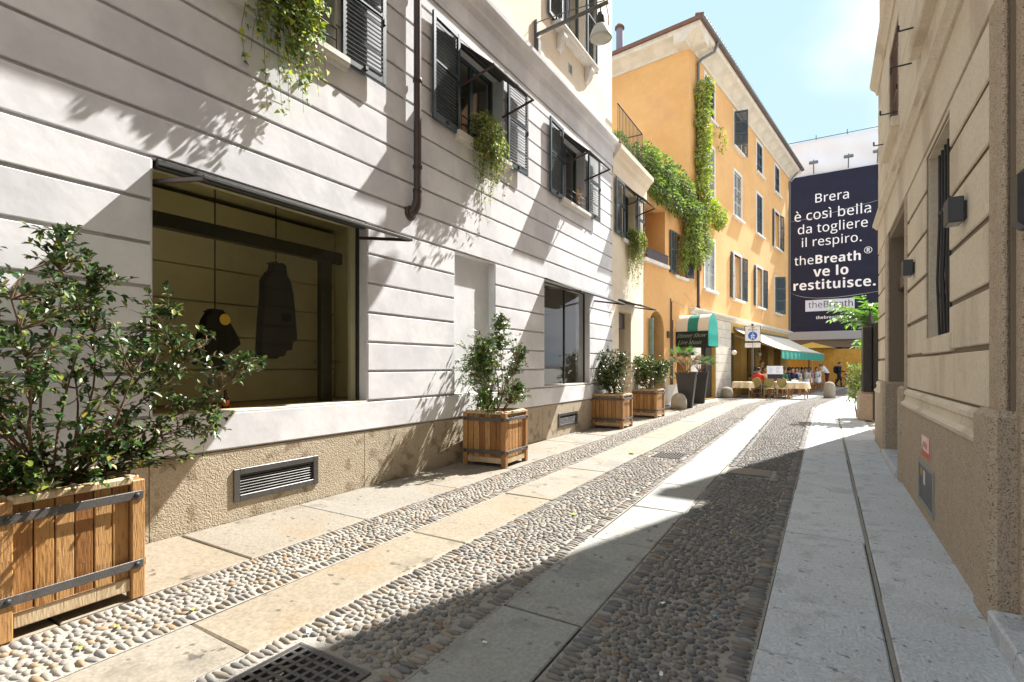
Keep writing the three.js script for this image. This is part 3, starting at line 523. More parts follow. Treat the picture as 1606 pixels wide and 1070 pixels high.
// cream house in the same front, with a roof terrace
const creamHoles = [[13.57, 14.61, 4.93, 6.35], [13.25, 14.25, 0.05, 2.95]];
{
  const b = thing('cream_house', 'narrow cream plaster house with a green shuttered window and roof terrace', 'building', [FL.o[0], 0, FL.o[1]], FL.t), X0 = 12.745, X1 = 15.4;
  mesh('wall', rectsMinus([[X0, X1, 0, 6.45]], creamHoles).map((q) => bx(q[0], q[1], q[2], q[3], -0.36, -0.003)), M.cream, b);
  mesh('side_wall', bx(X1 - 0.3, X1, 0, 7.3, -5, -0.361), M.cream, b);
  mesh('cornice', mould([[-0.36, 6.45], [0.03, 6.45], [0.03, 6.8], [0.10, 6.88], [0.14, 6.95], [0.24, 7.05], [0.25, 7.16], [0.0, 7.2], [-0.36, 7.2]], X0, X1 + 0.25), M.cream, b);
  mesh('terrace', bx(X0, X1 - 0.301, 7.0, 7.22, -5, -0.361), M.creamStone, b);
  room(b, 13.3, 14.9, 4.8, 6.4, -0.365, 1.4, M.room); room(b, 13.1, 14.5, 0.05, 3.0, -0.365, 1.4, M.room);
  casement(b, 13.57, 14.61, 4.93, 6.35, -0.2, M.shutter);
  shutter(b, 12.87, 4.93, 0.66, 1.46, 0.04, M.shutter, M.slat, { pitch: 0.05 }); shutter(b, 14.63, 4.93, 0.64, 1.46, 0.04, M.shutter, M.slat, { pitch: 0.05 });
  mesh('window_sill', bx(13.45, 14.72, 4.82, 4.925, -0.3, 0.09, 0.012), M.frameWhite, b);
  const d = grp('door', b); mesh('leaf', [bx(13.27, 13.6, 0.06, 2.93, -0.22, -0.18, 0.005), bx(13.6, 14.23, 2.5, 2.93, -0.22, -0.18, 0.005), bx(13.6, 14.23, 0.06, 0.7, -0.22, -0.18, 0.005)], M.brown, d); { const p = new THREE.PlaneGeometry(0.63, 1.8); p.translate(13.915, 1.6, -0.2); mesh('pane', p, M.glass, d); }
  const g = grp('balcony_railing', b);
  mesh('handrail', [bar([X0 + 0.03, 8.22, 0.14], [14.85, 8.22, 0.14], 0.018), bar([X0 + 0.03, 7.3, 0.14], [14.85, 7.3, 0.14], 0.012), bar([14.85, 8.22, 0.14], [14.85, 8.22, -2.4], 0.018), bar([14.85, 7.3, 0.14], [14.85, 7.3, -2.4], 0.012)], M.iron, g);
  for (let k = 0; k <= 18; k++) mesh('baluster', bar([X0 + 0.04 + k * 0.115, 7.18, 0.14], [X0 + 0.04 + k * 0.115, 8.22, 0.14], 0.008), M.iron, g);
  for (let k = 1; k <= 16; k++) mesh('baluster', bar([14.85, 7.2, 0.14 - k * 0.15], [14.85, 8.22, 0.14 - k * 0.15], 0.008), M.iron, g);
}
// blinds over the openings
blind(FL, 2.12, 4.40, 3.13, 2.885, 0.72, -0.13, 'wide dark awning over the large shop window with hanging jackets', null, 0.1);
blind(FL, 9.03, 11.55, 3.2, 2.885, 0.75, -0.15, 'dark awning over the narrower shop window beyond the blind doorway', null, 0.1);
blind(FL, 6.27, 7.47, 6.36, 5.85, 0.6, 0.14, 'brown awning of the mezzanine window with vine beside the downpipe', 'mezzanine awnings');
blind(FL, 9.83, 10.99, 6.38, 5.85, 0.6, 0.14, 'brown awning of the mezzanine window under the street lamp arm', 'mezzanine awnings');
blind(FL, 2.72, 3.92, 6.38, 5.85, 0.6, 0.14, 'brown awning of the mezzanine window above the large shop window', 'mezzanine awnings');
blind(FL, 13.6, 14.7, 6.42, 5.95, 0.55, 0.14, 'dark awning over the upper window of the cream house', null);
blind(FL, 13.2, 14.6, 3.22, 3.05, 0.6, -0.1, 'dark awning over the door of the cream house', null);
// hanging display in the shop window
{
  // jacket outline in (x, y), hung at y = 0; two closed halves swelling out of a flat outline
  const coat = (out, depth) => {
    const s = new THREE.Shape(out.map(([x, y]) => new THREE.Vector2(x, y))), g = new THREE.ExtrudeGeometry(s, { depth: depth * 0.4, bevelEnabled: true, bevelSize: 0.015, bevelThickness: depth * 0.3, bevelSegments: 3 });
    g.translate(0, 0, -depth * 0.2); g.computeVertexNormals(); return g;
  };
  const hung = (s, y, label, outline, turn, cordTop, extra) => {
    const t = thing('hanging_jacket', label, 'jacket', at(FL, s, y, -0.72), FL.t + turn);
    mesh('body', coat(outline, 0.13), M.fabric, t);
    mesh('hanger', [bar([0, 0.0, 0], [0, 0.06, 0], 0.006), bar([-0.12, -0.02, 0], [0, 0.02, 0], 0.008), bar([0.12, -0.02, 0], [0, 0.02, 0], 0.008)], M.brown, t);
    mesh('cord', bar([0, 0.05, 0], [0, cordTop - y, 0], 0.007), M.iron, t); if (extra) extra(t); return t;
  };
  hung(3.69, 2.64, 'long black jacket hanging on a cord in the shop window', [[-0.05, -0.02], [-0.06, -0.08], [-0.11, -0.13], [-0.155, -0.2], [-0.165, -0.22], [-0.17, -0.42], [-0.2, -0.7], [-0.22, -1.1], [-0.02, -1.09], [0.0, -1.07], [0.07, -1.06], [0.1, -1.0], [0.17, -0.985], [0.18, -0.9], [0.235, -0.88], [0.235, -0.82], [0.21, -0.55], [0.19, -0.36], [0.15, -0.2], [0.1, -0.12], [0.085, -0.02], [0.05, 0]], 0.05, 3.35);
  hung(2.99, 2.03, 'short black cape with a yellow tag hanging behind the bush', [[-0.05, 0], [-0.11, -0.1], [-0.16, -0.3], [-0.19, -0.55], [0.06, -0.6], [0.1, -0.45], [0.24, -0.34], [0.22, -0.28], [0.13, -0.13], [0.05, 0]], 0.05, 3.35, (t) => { mesh('tag', xf(lathe([[0, 0], [0.06, 0], [0.06, 0.006], [0, 0.006]], 14), 0.06, -0.09, 0.075, Math.PI / 2), std({ color: lin(0.62, 0.42, 0.06), roughness: 0.7 }), t); });
  const tx = canvasTex(512, 64, (c, w, h) => { c.clearRect(0, 0, w, h); c.fillStyle = '#0b0805'; c.font = '52px sans-serif'; c.fillText('C', 4, 52); c.font = 'bold 44px sans-serif'; c.fillText('UPSTAIRS', 250, 50); });
  const g = new THREE.PlaneGeometry(0.42, 0.0525), m = new THREE.MeshStandardMaterial({ map: tx, transparent: true, roughness: 0.8 }), o = mesh('window_lettering', g, m, null, true); o.position.set(...at(FL, 3.98, 1.5, -0.156)); o.rotation.y = FL.t; o.userData = { label: 'small dark lettering stuck on the large shop window glass', category: 'lettering' };
  const bt = thing('bottle', 'small dark bottle standing on the shop window sill', 'bottle', at(FL, 2.93, 1.021, -0.42)); mesh('glass_body', lathe([[0, 0], [0.032, 0], [0.034, 0.01], [0.034, 0.1], [0.014, 0.14], [0.013, 0.19], [0, 0.19]], 14), std({ color: lin(0.03, 0.012, 0.008), roughness: 0.2 }), bt); mesh('label', lathe([[0.0345, 0.03], [0.0345, 0.085]], 14), std({ color: lin(0.5, 0.12, 0.05), roughness: 0.8, side: THREE.DoubleSide }), bt);
}
// rainwater pipe ending in an elbow
{
  const t = thing('downpipe', 'dark brown rainwater pipe ending in an elbow above the shop window', 'drainpipe', at(FL, 5.21, 3.5, 0.09), FL.t);
  mesh('pipe', bar([0, 0.25, 0], [0, 3.12, 0], 0.052, 14), M.brown, t); mesh('pipe', [bar([0, 3.12, 0], [0, 3.3, 0.18], 0.052, 14), bar([0, 3.3, 0.18], [0, 3.95, 0.2], 0.052, 14), bar([0, 3.95, 0.2], [0, 4.15, 0.02], 0.052, 14), bar([0, 4.15, 0.02], [0, 9.9, 0], 0.052, 14)], M.brown, t);
  mesh('elbow', tube([V(0, 0.3, 0), V(0, 0.16, 0), V(-0.01, 0.08, -0.012), V(-0.03, 0.01, -0.04), V(-0.045, -0.01, -0.07), V(-0.05, -0.015, -0.092)], 0.06, 0.064, 14), M.brown, t);
  mesh('flange', xf(lathe([[0.0, 0], [0.1, 0], [0.1, 0.02], [0.075, 0.035], [0.0, 0.035]], 18), -0.05, -0.015, -0.088, Math.PI / 2), M.brown, t);
  for (const y of [0.28, 0.6, 1.75, 2.9]) mesh('clamp', lathe([[0.054, -0.025], [0.064, -0.02], [0.064, 0.02], [0.054, 0.025]], 14).translate(0, y, 0), M.iron, t);
}
// street lamp on a bracket
{
  const t = thing('street_lamp', 'bell shaped street lamp on a long rusty wall bracket', 'street lamp', at(FL, 8.62, 7.3, 0), FL.t), gl = std({ color: lin(0.62, 0.6, 0.52), roughness: 0.25 });
  mesh('wall_plate', [bx(-0.05, 0.05, 0.06, 0.72, 0, 0.06, 0.008), bx(-0.06, 0.06, 0.0, 0.34, 0.06, 0.1, 0.008)], M.ironWorn, t);
  mesh('arm', xf(bx(-0.025, 0.025, -0.03, 0.03, 0, 1.42, 0.008), 0, 0.45, 0.05, -0.07), M.ironWorn, t);
  mesh('stay', [bar([0, 0.68, 0.05], [0, 0.66, 0.7], 0.009), bar([0, 0.66, 0.7], [0, 0.6, 1.4], 0.009), bar([0, 0.66, 0.7], [0, 0.5, 0.7], 0.008), bar([0, 0.63, 1.1], [0, 0.54, 1.1], 0.008)], M.ironWorn, t);
  mesh('socket', lathe([[0, 0.2], [0.05, 0.2], [0.055, 0.16], [0.075, 0.14], [0.075, 0.0], [0.06, -0.02], [0, -0.02]], 18).translate(0, 0.2, 1.32), M.iron, t);
  mesh('hook', bar([0, 0.56, 1.32], [0, 0.38, 1.32], 0.012), M.iron, t); mesh('cable', tube([V(0.03, 0.52, 1.42), V(0.06, 0.3, 1.45), V(0.09, 0.05, 1.42)], 0.008, 0.008, 6), M.iron, t);
  mesh('shade', lathe([[0.055, 0.2], [0.09, 0.185], [0.13, 0.14], [0.165, 0.07], [0.19, 0.0], [0.2, -0.05], [0.19, -0.055], [0.18, 0], [0.15, 0.07], [0.1, 0.14], [0.05, 0.17]], 28).translate(0, 0.0, 1.32), std({ color: lin(0.55, 0.53, 0.46), roughness: 0.5, side: THREE.DoubleSide }), t);
  mesh('lens', lathe([[0, -0.10], [0.08, -0.095], [0.15, -0.075], [0.185, -0.045], [0.185, -0.03]], 26).translate(0, 0, 1.32), gl, t);
}
// ---------- orange building ----------
M.curtain = std({ color: lin(0.66, 0.66, 0.65), roughness: 0.95, side: THREE.DoubleSide });
const orange = thing('orange_building', 'tall orange plaster building with four window bays and white eaves', 'building', [FO.o[0], 0, FO.o[1]], FO.t);
{
  const b = orange, cols = [-1.08, 3.2, 7.5, 11.85], rows = [[4.83, 7.05], [8.95, 11.2], [12.42, 14.12]], hw = 0.62, holes = [];
  for (const y of rows) for (const c of cols) holes.push([c - hw, c + hw, y[0], y[1]]);
  mesh('wall', rectsMinus([[-3.54, 15.3, 3.86, 14.36]], holes).map((q) => bx(q[0], q[1], q[2], q[3], -0.4, 0)), M.orange, b);
  mesh('gable_wall', bx(-3.54, -3.14, 0, 14.36, -9, -0.401), M.orange, b); mesh('back_wall', [bx(14.9, 15.3, 0, 14.36, -9, -0.401), bx(-3.13, 14.89, 0, 14.36, -9, -8.7)], M.orange, b);
  // eaves: white cove, soffit, zinc gutter, tiled roof with low ridge
  const cove = [[-0.4, 14.36], [0.06, 14.36], [0.10, 14.44], [0.42, 14.66], [0.62, 14.74], [0.66, 14.80], [0.66, 14.92], [-0.4, 14.92]];
  mesh('eaves', mould(cove, -4.195, 15.96), M.creamStone, b);
  mesh('eaves', extr(cove.map(([o, y]) => [-3.54 - o, y + 0.001]), 9.9).translate(0, 0, -9.25), M.creamStone, b);
  { const a = [-4.3, 16.05, -9.7, 0.74], q = [[a[0], 14.93, a[3]], [a[1], 14.93, a[3]], [a[1], 14.93, a[2]], [a[0], 14.93, a[2]], [a[0], 15.07, a[3]], [a[1], 15.07, a[3]], [a[1], 15.07, a[2]], [a[0], 15.07, a[2]], [1.0, 16.6, -4.5], [11, 16.6, -4.5]], F = [[0, 1, 5], [0, 5, 4], [1, 2, 6], [1, 6, 5], [2, 3, 7], [2, 7, 6], [3, 0, 4], [3, 4, 7], [4, 5, 9], [4, 9, 8], [5, 6, 9], [6, 7, 8], [6, 8, 9], [7, 4, 8], [0, 3, 2], [0, 2, 1]], g = new THREE.BufferGeometry(); g.setAttribute('position', new THREE.BufferAttribute(new Float32Array(F.flatMap((f) => f.flatMap((i) => q[i]))), 3)); g.computeVertexNormals(); mesh('roof', g, M.roofTile, b); }
  { const n = 80, parts = []; for (let i = 0; i < n; i++) { const x = -4.2 + i * 0.255; parts.push(tube([V(x, 15.08, 0.8), V(x, 15.17, 0.5)], 0.07, 0.07, 6)); } const m = mesh('roof_tiles', parts, M.roofTile, b); m.userData.kind = 'stuff'; }
  mesh('gutter', [tube([V(-4.25, 15.0, 0.78), V(16.0, 15.0, 0.78)], 0.075, 0.075, 10)], M.zinc, b);
  mesh('drainpipe', [bar([-2.75, 3.95, 0.09], [-2.75, 8.6, 0.09], 0.06, 10), bar([-2.75, 3.95, 0.09], [-2.55, 3.75, 0.12], 0.06, 10)], M.brown, b);
  mesh('drainpipe', [bar([-2.75, 8.6, 0.09], [-2.75, 14.1, 0.09], 0.06, 10), tube([V(-2.75, 14.1, 0.09), V(-2.6, 14.3, 0.2), V(-2.35, 14.55, 0.62), V(-2.3, 14.95, 0.76)], 0.06, 0.06, 10)], M.zinc, b);
  mesh('drainpipe', [bar([15.15, 3.9, 0.09], [15.15, 14.1, 0.09], 0.055, 10), tube([V(15.15, 14.1, 0.09), V(15.25, 14.4, 0.3), V(15.4, 14.95, 0.76)], 0.055, 0.055, 10)], M.zinc, b);
  // windows: white surround, sill, casement or shutters in the states the photo shows
  const state = [['pale', 'open', 'half', 'half2'], ['pale', 'pale', 'dark', 'half'], ['blue', 'blueopen', 'blue', 'blue']];
  rows.forEach((y, ri) => cols.forEach((c, ci) => {
    const w = grp('window', b), a = c - hw, d = c + hw, st = state[ri][ci], h = y[1] - y[0];
    mesh('surround', [bx(a - 0.14, a, y[0] - 0.02, y[1] + 0.14, -0.12, 0.025, 0.005), bx(d, d + 0.14, y[0] - 0.02, y[1] + 0.14, -0.12, 0.025, 0.005), bx(a, d, y[1], y[1] + 0.14, -0.12, 0.024, 0.005)], M.frameWhite, w);
    mesh('window_sill', bx(a - 0.28, d + 0.28, y[0] - 0.13, y[0] - 0.021, -0.3, 0.15, 0.012), M.frameWhite, w);
    room(w, a - 0.1, d + 0.1, y[0], y[1], -0.405, 1.2, M.room, 0.04);
    if (st === 'pale' || st === 'dark' || st === 'blue') {
      const mt = st === 'pale' ? M.shutterPale : M.shutterBlue;
      for (const x of [a, c + 0.004]) shutter(b, x, y[0], hw - 0.006, h, -0.06, mt, mt, { merge: true, mids: [0.33, 0.66], pitch: 0.055 });
    } else {
      mesh('frame', [bx(a, a + 0.05, y[0], y[1], -0.3, -0.24), bx(d - 0.05, d, y[0], y[1], -0.3, -0.24), bx(c - 0.04, c + 0.04, y[0], y[1], -0.299, -0.239), bx(a + 0.05, d - 0.05, y[0], y[0] + 0.06, -0.298, -0.242), bx(a + 0.05, d - 0.05, y[1] - 0.06, y[1], -0.298, -0.242)], M.frameWhite, w);
      { const p = new THREE.PlaneGeometry(2 * hw - 0.1, h - 0.1); p.translate(c, (y[0] + y[1]) / 2, -0.27); mesh('pane', p, M.glass, w); }
      for (const [q0, q1] of [[a + 0.02, c - 0.06], [c + 0.06, d - 0.02]]) { const g = new THREE.PlaneGeometry(q1 - q0, h - 0.06, 14, 1), v = g.attributes.position; for (let i = 0; i < v.count; i++) v.setZ(i, 0.02 * Math.sin(v.getX(i) * 42)); g.computeVertexNormals(); mesh('curtain', g.translate((q0 + q1) / 2, (y[0] + y[1]) / 2, -0.36), M.curtain, w); }
      const mt = ri === 2 ? M.shutterBlue : M.shutter, o = { merge: true, mids: [0.33, 0.66], pitch: 0.055 };
      const sl = st === 'blueopen' ? -1.25 : st === 'half2' ? -0.95 : 0;
      if (sl) shutter(b, a - 0.02, y[0], hw, h, 0.03, mt, mt, { ...o, swing: sl }); else shutter(b, a - hw - 0.06, y[0], hw, h, 0.05, mt, mt, { ...o, swing: 0.12 });
      if (st === 'half2') shutter(b, d + 0.03, y[0], hw, h, 0.05, mt, mt, { ...o, swing: -0.3 }); else shutter(b, d + 0.06, y[0], hw, h, 0.05, mt, mt, { ...o, swing: -0.12 });
    }
  }));
  // stone ground floor
  const gh = [[-2.28, -0.35, 0.02, 3.3], [1.95, 3.9, 0.02, 3.1], [4.9, 6.7, 0.02, 2.9], [7.9, 9.5, 0.02, 2.9], [11, 12.8, 0.02, 2.9]];
  mesh('ground_floor_wall', rectsMinus([[-3.54, 15.3, 0, 3.6]], gh).map((q) => bx(q[0], q[1], q[2], q[3], -0.4, 0)), surf(plasterTone([0.52, 0.34, 0.10], [0.46, 0.29, 0.075], [0.36, 0.23, 0.07]), 2.0, null, 0, 0.9), b);
  const r = rng(90);
  for (const [x0, x1] of [[-3.5, -2.3], [-0.33, 1.93]]) for (let k = 0; k < 9; k++) { const y = 0.02 + k * 0.395, sp = x1 - x0 > 1.6 ? (k % 2 ? [x0, x0 + 0.75, x1] : [x0, x0 + 1.45, x1]) : [x0, x1]; for (let j = 0; j + 1 < sp.length; j++) mesh('stone_block', bx(sp[j] + 0.004, sp[j + 1] - 0.004, y + 0.005, y + 0.39, 0.001, 0.05, 0.006), M.creamStone, b, false, r() * 5, r() * 5); }
  mesh('ledge', mould([[-0.4, 3.6], [0.05, 3.6], [0.08, 3.66], [0.20, 3.72], [0.24, 3.78], [0.24, 3.83], [0.0, 3.855], [-0.4, 3.855]], -3.54, 15.35), M.creamStone, b);
  for (const h of gh) { room(b, h[0] - 0.1, h[1] + 0.1, h[2], h[3], -0.405, 6, M.room); }
  { const d = grp('door', b); mesh('leaf', [bx(-1.14, -0.36, 0.03, 3.28, -0.2, -0.14, 0.006)], M.iron, d); mesh('leaf', [bx(-2.26, -2.1, 0.03, 3.28, -0.2, -0.14, 0.006), bx(-2.1, -1.16, 2.6, 3.28, -0.2, -0.14, 0.006)], M.brown, d); }
  for (const x of [2.6, 7.3]) { const g = grp('wall_lamp', b); mesh('globe', new THREE.SphereGeometry(0.12, 14, 10).translate(x - 1.05, 2.1, 0.3), std({ color: lin(0.75, 0.72, 0.62), roughness: 0.4 }), g); mesh('bracket', [bar([x - 1.05, 2.28, 0.05], [x - 1.05, 2.28, 0.3], 0.014), bar([x - 1.05, 2.28, 0.3], [x - 1.05, 2.2, 0.3], 0.02)], M.iron, g); }
  // chimneys on the roof
  for (const [x, o] of [[-2.6, -3.6], [-2.2, -6.4]]) { const g = grp('chimney', b); mesh('stack', lathe([[0, 0], [0.16, 0], [0.16, 2.2], [0, 2.2]], 14).translate(x, 14.9, o), std({ color: lin(0.2, 0.19, 0.25), roughness: 0.7 }), g); mesh('cap', lathe([[0, 2.2], [0.22, 2.2], [0.22, 2.3], [0.12, 2.42], [0, 2.42]], 14).translate(x, 14.9, o), M.roofTile, g); }
}
{
  const b = thing('low_orange_house', 'low orange house with an arched door and an open loggia under the vine', 'building', [FO.o[0], 0, FO.o[1]], FO.t);
  const s = new THREE.Shape([[-9.4, 0], [-3.545, 0], [-3.545, 7.6], [-9.4, 7.6]].map((p) => new THREE.Vector2(...p)));
  const hole = (pts) => s.holes.push(new THREE.Path(pts.map((p) => new THREE.Vector2(...p))));
  const arch = [[-7.42, 0.02], [-7.42, 2.72]]; for (let k = 1; k < 12; k++) { const a = Math.PI - k / 12 * Math.PI; arch.push([-6.76 + 0.66 * Math.cos(a), 2.72 + 0.7 * Math.sin(a)]); } arch.push([-6.1, 2.72], [-6.1, 0.02]); hole(arch);
  hole([[-7.8, 5.17], [-7.8, 7.15], [-6.0, 7.15], [-6.0, 5.17]]); hole([[-5.02, 4.95], [-5.02, 6.6], [-4.0, 6.6], [-4.0, 4.95]]); hole([[-4.85, 0.02], [-4.85, 2.5], [-3.9, 2.5], [-3.9, 0.02]]);
  const g = new THREE.ExtrudeGeometry(s, { depth: 0.38, bevelEnabled: false }); g.translate(0, 0, -0.38); mesh('wall', g, M.orange, b);
  mesh('side_wall', bx(-9.4, -9.1, 0, 7.6, -6, -0.381), M.orange, b); mesh('terrace', bx(-9.4, -3.545, 7.6, 7.72, -6, 0.05, 0.02), M.creamStone, b);
  mesh('loggia', [bx(-8.2, -6.0, 5.0, 5.15, -2.6, -0.381), bx(-8.2, -6.0, 7.2, 7.35, -2.6, -0.381), bx(-6.0, -5.85, 5.0, 7.35, -2.6, -0.381), bx(-8.2, -8.05, 5.151, 7.199, -2.6, -0.381), bx(-8.2, -5.85, 5.0, 7.35, -2.8, -2.601)], M.orange, b);
  mesh('loggia_sill', bx(-7.95, -5.85, 5.03, 5.165, -0.4, 0.14, 0.015), M.frameWhite, b);
  const w = grp('window', b); mesh('window_sill', bx(-5.2, -3.85, 4.83, 4.945, -0.3, 0.12, 0.012), M.frameWhite, w); room(w, -5.1, -3.95, 4.95, 6.6, -0.385, 1.2, M.room, 0.04);
  shutter(b, -5.62, 4.97, 0.56, 1.6, 0.04, M.shutter, M.shutter, { merge: true, pitch: 0.055 }); shutter(b, -3.98, 4.97, 0.42, 1.6, 0.04, M.shutter, M.shutter, { merge: true, pitch: 0.055, swing: -0.4 });
  room(b, -7.5, -6.0, 0.02, 3.5, -0.385, 1.8, M.room); room(b, -4.9, -3.85, 0.02, 2.6, -0.385, 1.8, M.room);
  const d = grp('arched_door', b); for (let k = 0; k < 8; k++) mesh('board', xf(bx(-0.33, 0.33, 0, 0.37, -0.02, 0.02, 0.006), -7.33, 0.05 + k * 0.385, -0.1, 0, 1.1, 0), std({ color: lin(0.17, 0.28, 0.30), roughness: 0.6 }), d);
  mesh('jamb', [bx(-7.56, -7.425, 0, 1.75, -0.02, 0.05, 0.01), bx(-6.095, -5.95, 0, 1.75, -0.02, 0.05, 0.01), bx(-9.4, -7.57, 0, 0.75, 0.001, 0.06, 0.01), bx(-5.94, -4.86, 0, 0.75, 0.001, 0.06, 0.01)], M.creamStone, b);
  // planter trough standing on the loggia sill
  const t = thing('window_trough', 'long dark brown planter trough on the loggia sill of the orange house', 'planter', at(FO, -6.9, 5.17, 0.0), FO.t); mesh('trough', [bx(-0.9, 0.9, 0, 0.32, -0.12, -0.1, 0.004), bx(-0.9, 0.9, 0, 0.32, 0.1, 0.12, 0.004), bx(-0.9, -0.88, 0, 0.32, -0.1, 0.1), bx(0.88, 0.9, 0, 0.32, -0.1, 0.1), bx(-0.88, 0.88, 0, 0.02, -0.1, 0.1)], M.brown, t); mesh('soil', bx(-0.88, 0.88, 0.02, 0.27, -0.1, 0.1), M.soil, t);
  mesh('trough_rim', bx(-0.92, 0.92, 0.3, 0.335, 0.12, 0.135, 0.004), M.brown, t);
}
// striped barrel canopy over a doorway, lettered valance
{
  const t = thing('barrel_canopy', 'green and cream striped barrel canopy with lettered dark valance', 'canopy', at(FO, -4.4, 2.2, 0), FO.t), hw = 0.55, Ln = 1.23, green = std({ color: lin(0.015, 0.20, 0.155), roughness: 0.75, side: THREE.DoubleSide }), cream = std({ color: lin(0.66, 0.60, 0.50), roughness: 0.8, side: THREE.DoubleSide });
  const shell = (z0, z1) => { const n = 14, P = [], I = []; for (let i = 0; i <= n; i++) { const a = Math.PI * (1 - i / n), x = hw * Math.cos(a), y = 0.57 + 0.66 * Math.pow(Math.sin(a), 0.8); for (const z of [z0, z1]) P.push(x, y, z); if (i) { const q = 2 * i - 2; I.push(q, q + 1, q + 3, q, q + 3, q + 2); } } const g = new THREE.BufferGeometry(); g.setAttribute('position', new THREE.BufferAttribute(new Float32Array(P), 3)); g.setIndex(I); g.computeVertexNormals(); return g; };
  mesh('stripe', shell(0, Ln * 0.36), cream, t); mesh('stripe', shell(Ln * 0.36, Ln * 0.68), green, t); mesh('stripe', shell(Ln * 0.68, Ln), cream, t);
  // pleated street end
  { const P = [], I = [], n = 26; for (let i = 0; i <= n; i++) { const x = -hw + 2 * hw * i / n, a = Math.acos(Math.max(-1, Math.min(1, x / hw))), top = 0.57 + 0.66 * Math.pow(Math.max(0, Math.sin(a)), 0.8), rf = (i % 2) * 0.025; P.push(x, 0.0, Ln + rf, x, 0.5, Ln + rf * 0.7, x, top, Ln); if (i) { const q = 3 * i - 3; I.push(q, q + 3, q + 4, q, q + 4, q + 1, q + 1, q + 4, q + 5, q + 1, q + 5, q + 2); } } const g = new THREE.BufferGeometry(); g.setAttribute('position', new THREE.BufferAttribute(new Float32Array(P), 3)); g.setIndex(I); g.computeVertexNormals(); mesh('end_cloth', g, std({ color: lin(0.018, 0.32, 0.26), roughness: 0.75, side: THREE.DoubleSide }), t); }
  const dk = std({ color: lin(0.006, 0.028, 0.02), roughness: 0.7 });
  mesh('valance', [bx(-hw - 0.03, -hw - 0.005, -0.02, 0.57, 0.0, Ln), bx(hw + 0.005, hw + 0.03, -0.02, 0.57, 0, Ln)], dk, t);
  const tx = canvasTex(1024, 448, (c, w, h) => { c.fillStyle = '#061510'; c.fillRect(0, 0, w, h); c.strokeStyle = '#3d4a42'; c.lineWidth = 8; c.strokeRect(6, 6, w - 12, h - 12); c.fillStyle = '#8f9a86'; c.textAlign = 'center'; c.setTransform(1, 0, -0.25, 1, 60, 0); c.font = 'italic 150px serif'; c.fillText('Dinner Show', w * 0.46, 170); c.font = 'italic 70px serif'; c.fillText('e', w * 0.47, 255); c.font = 'italic 150px serif'; c.fillText('Live Music', w * 0.46, 380); });
  const [g, m] = plate(Ln - 0.02, 0.56, tx); g.rotateY(-Math.PI / 2); g.translate(-hw - 0.034, 0.275, Ln / 2); mesh('lettering', g, m, t, true);
  mesh('frame', [bar([-hw, 0.0, Ln], [hw, 0.0, Ln], 0.015), bar([-hw, 0.0, 0], [-hw, 0.0, Ln], 0.015), bar([hw, 0.0, 0], [hw, 0.0, Ln], 0.015)], M.iron, t);
}
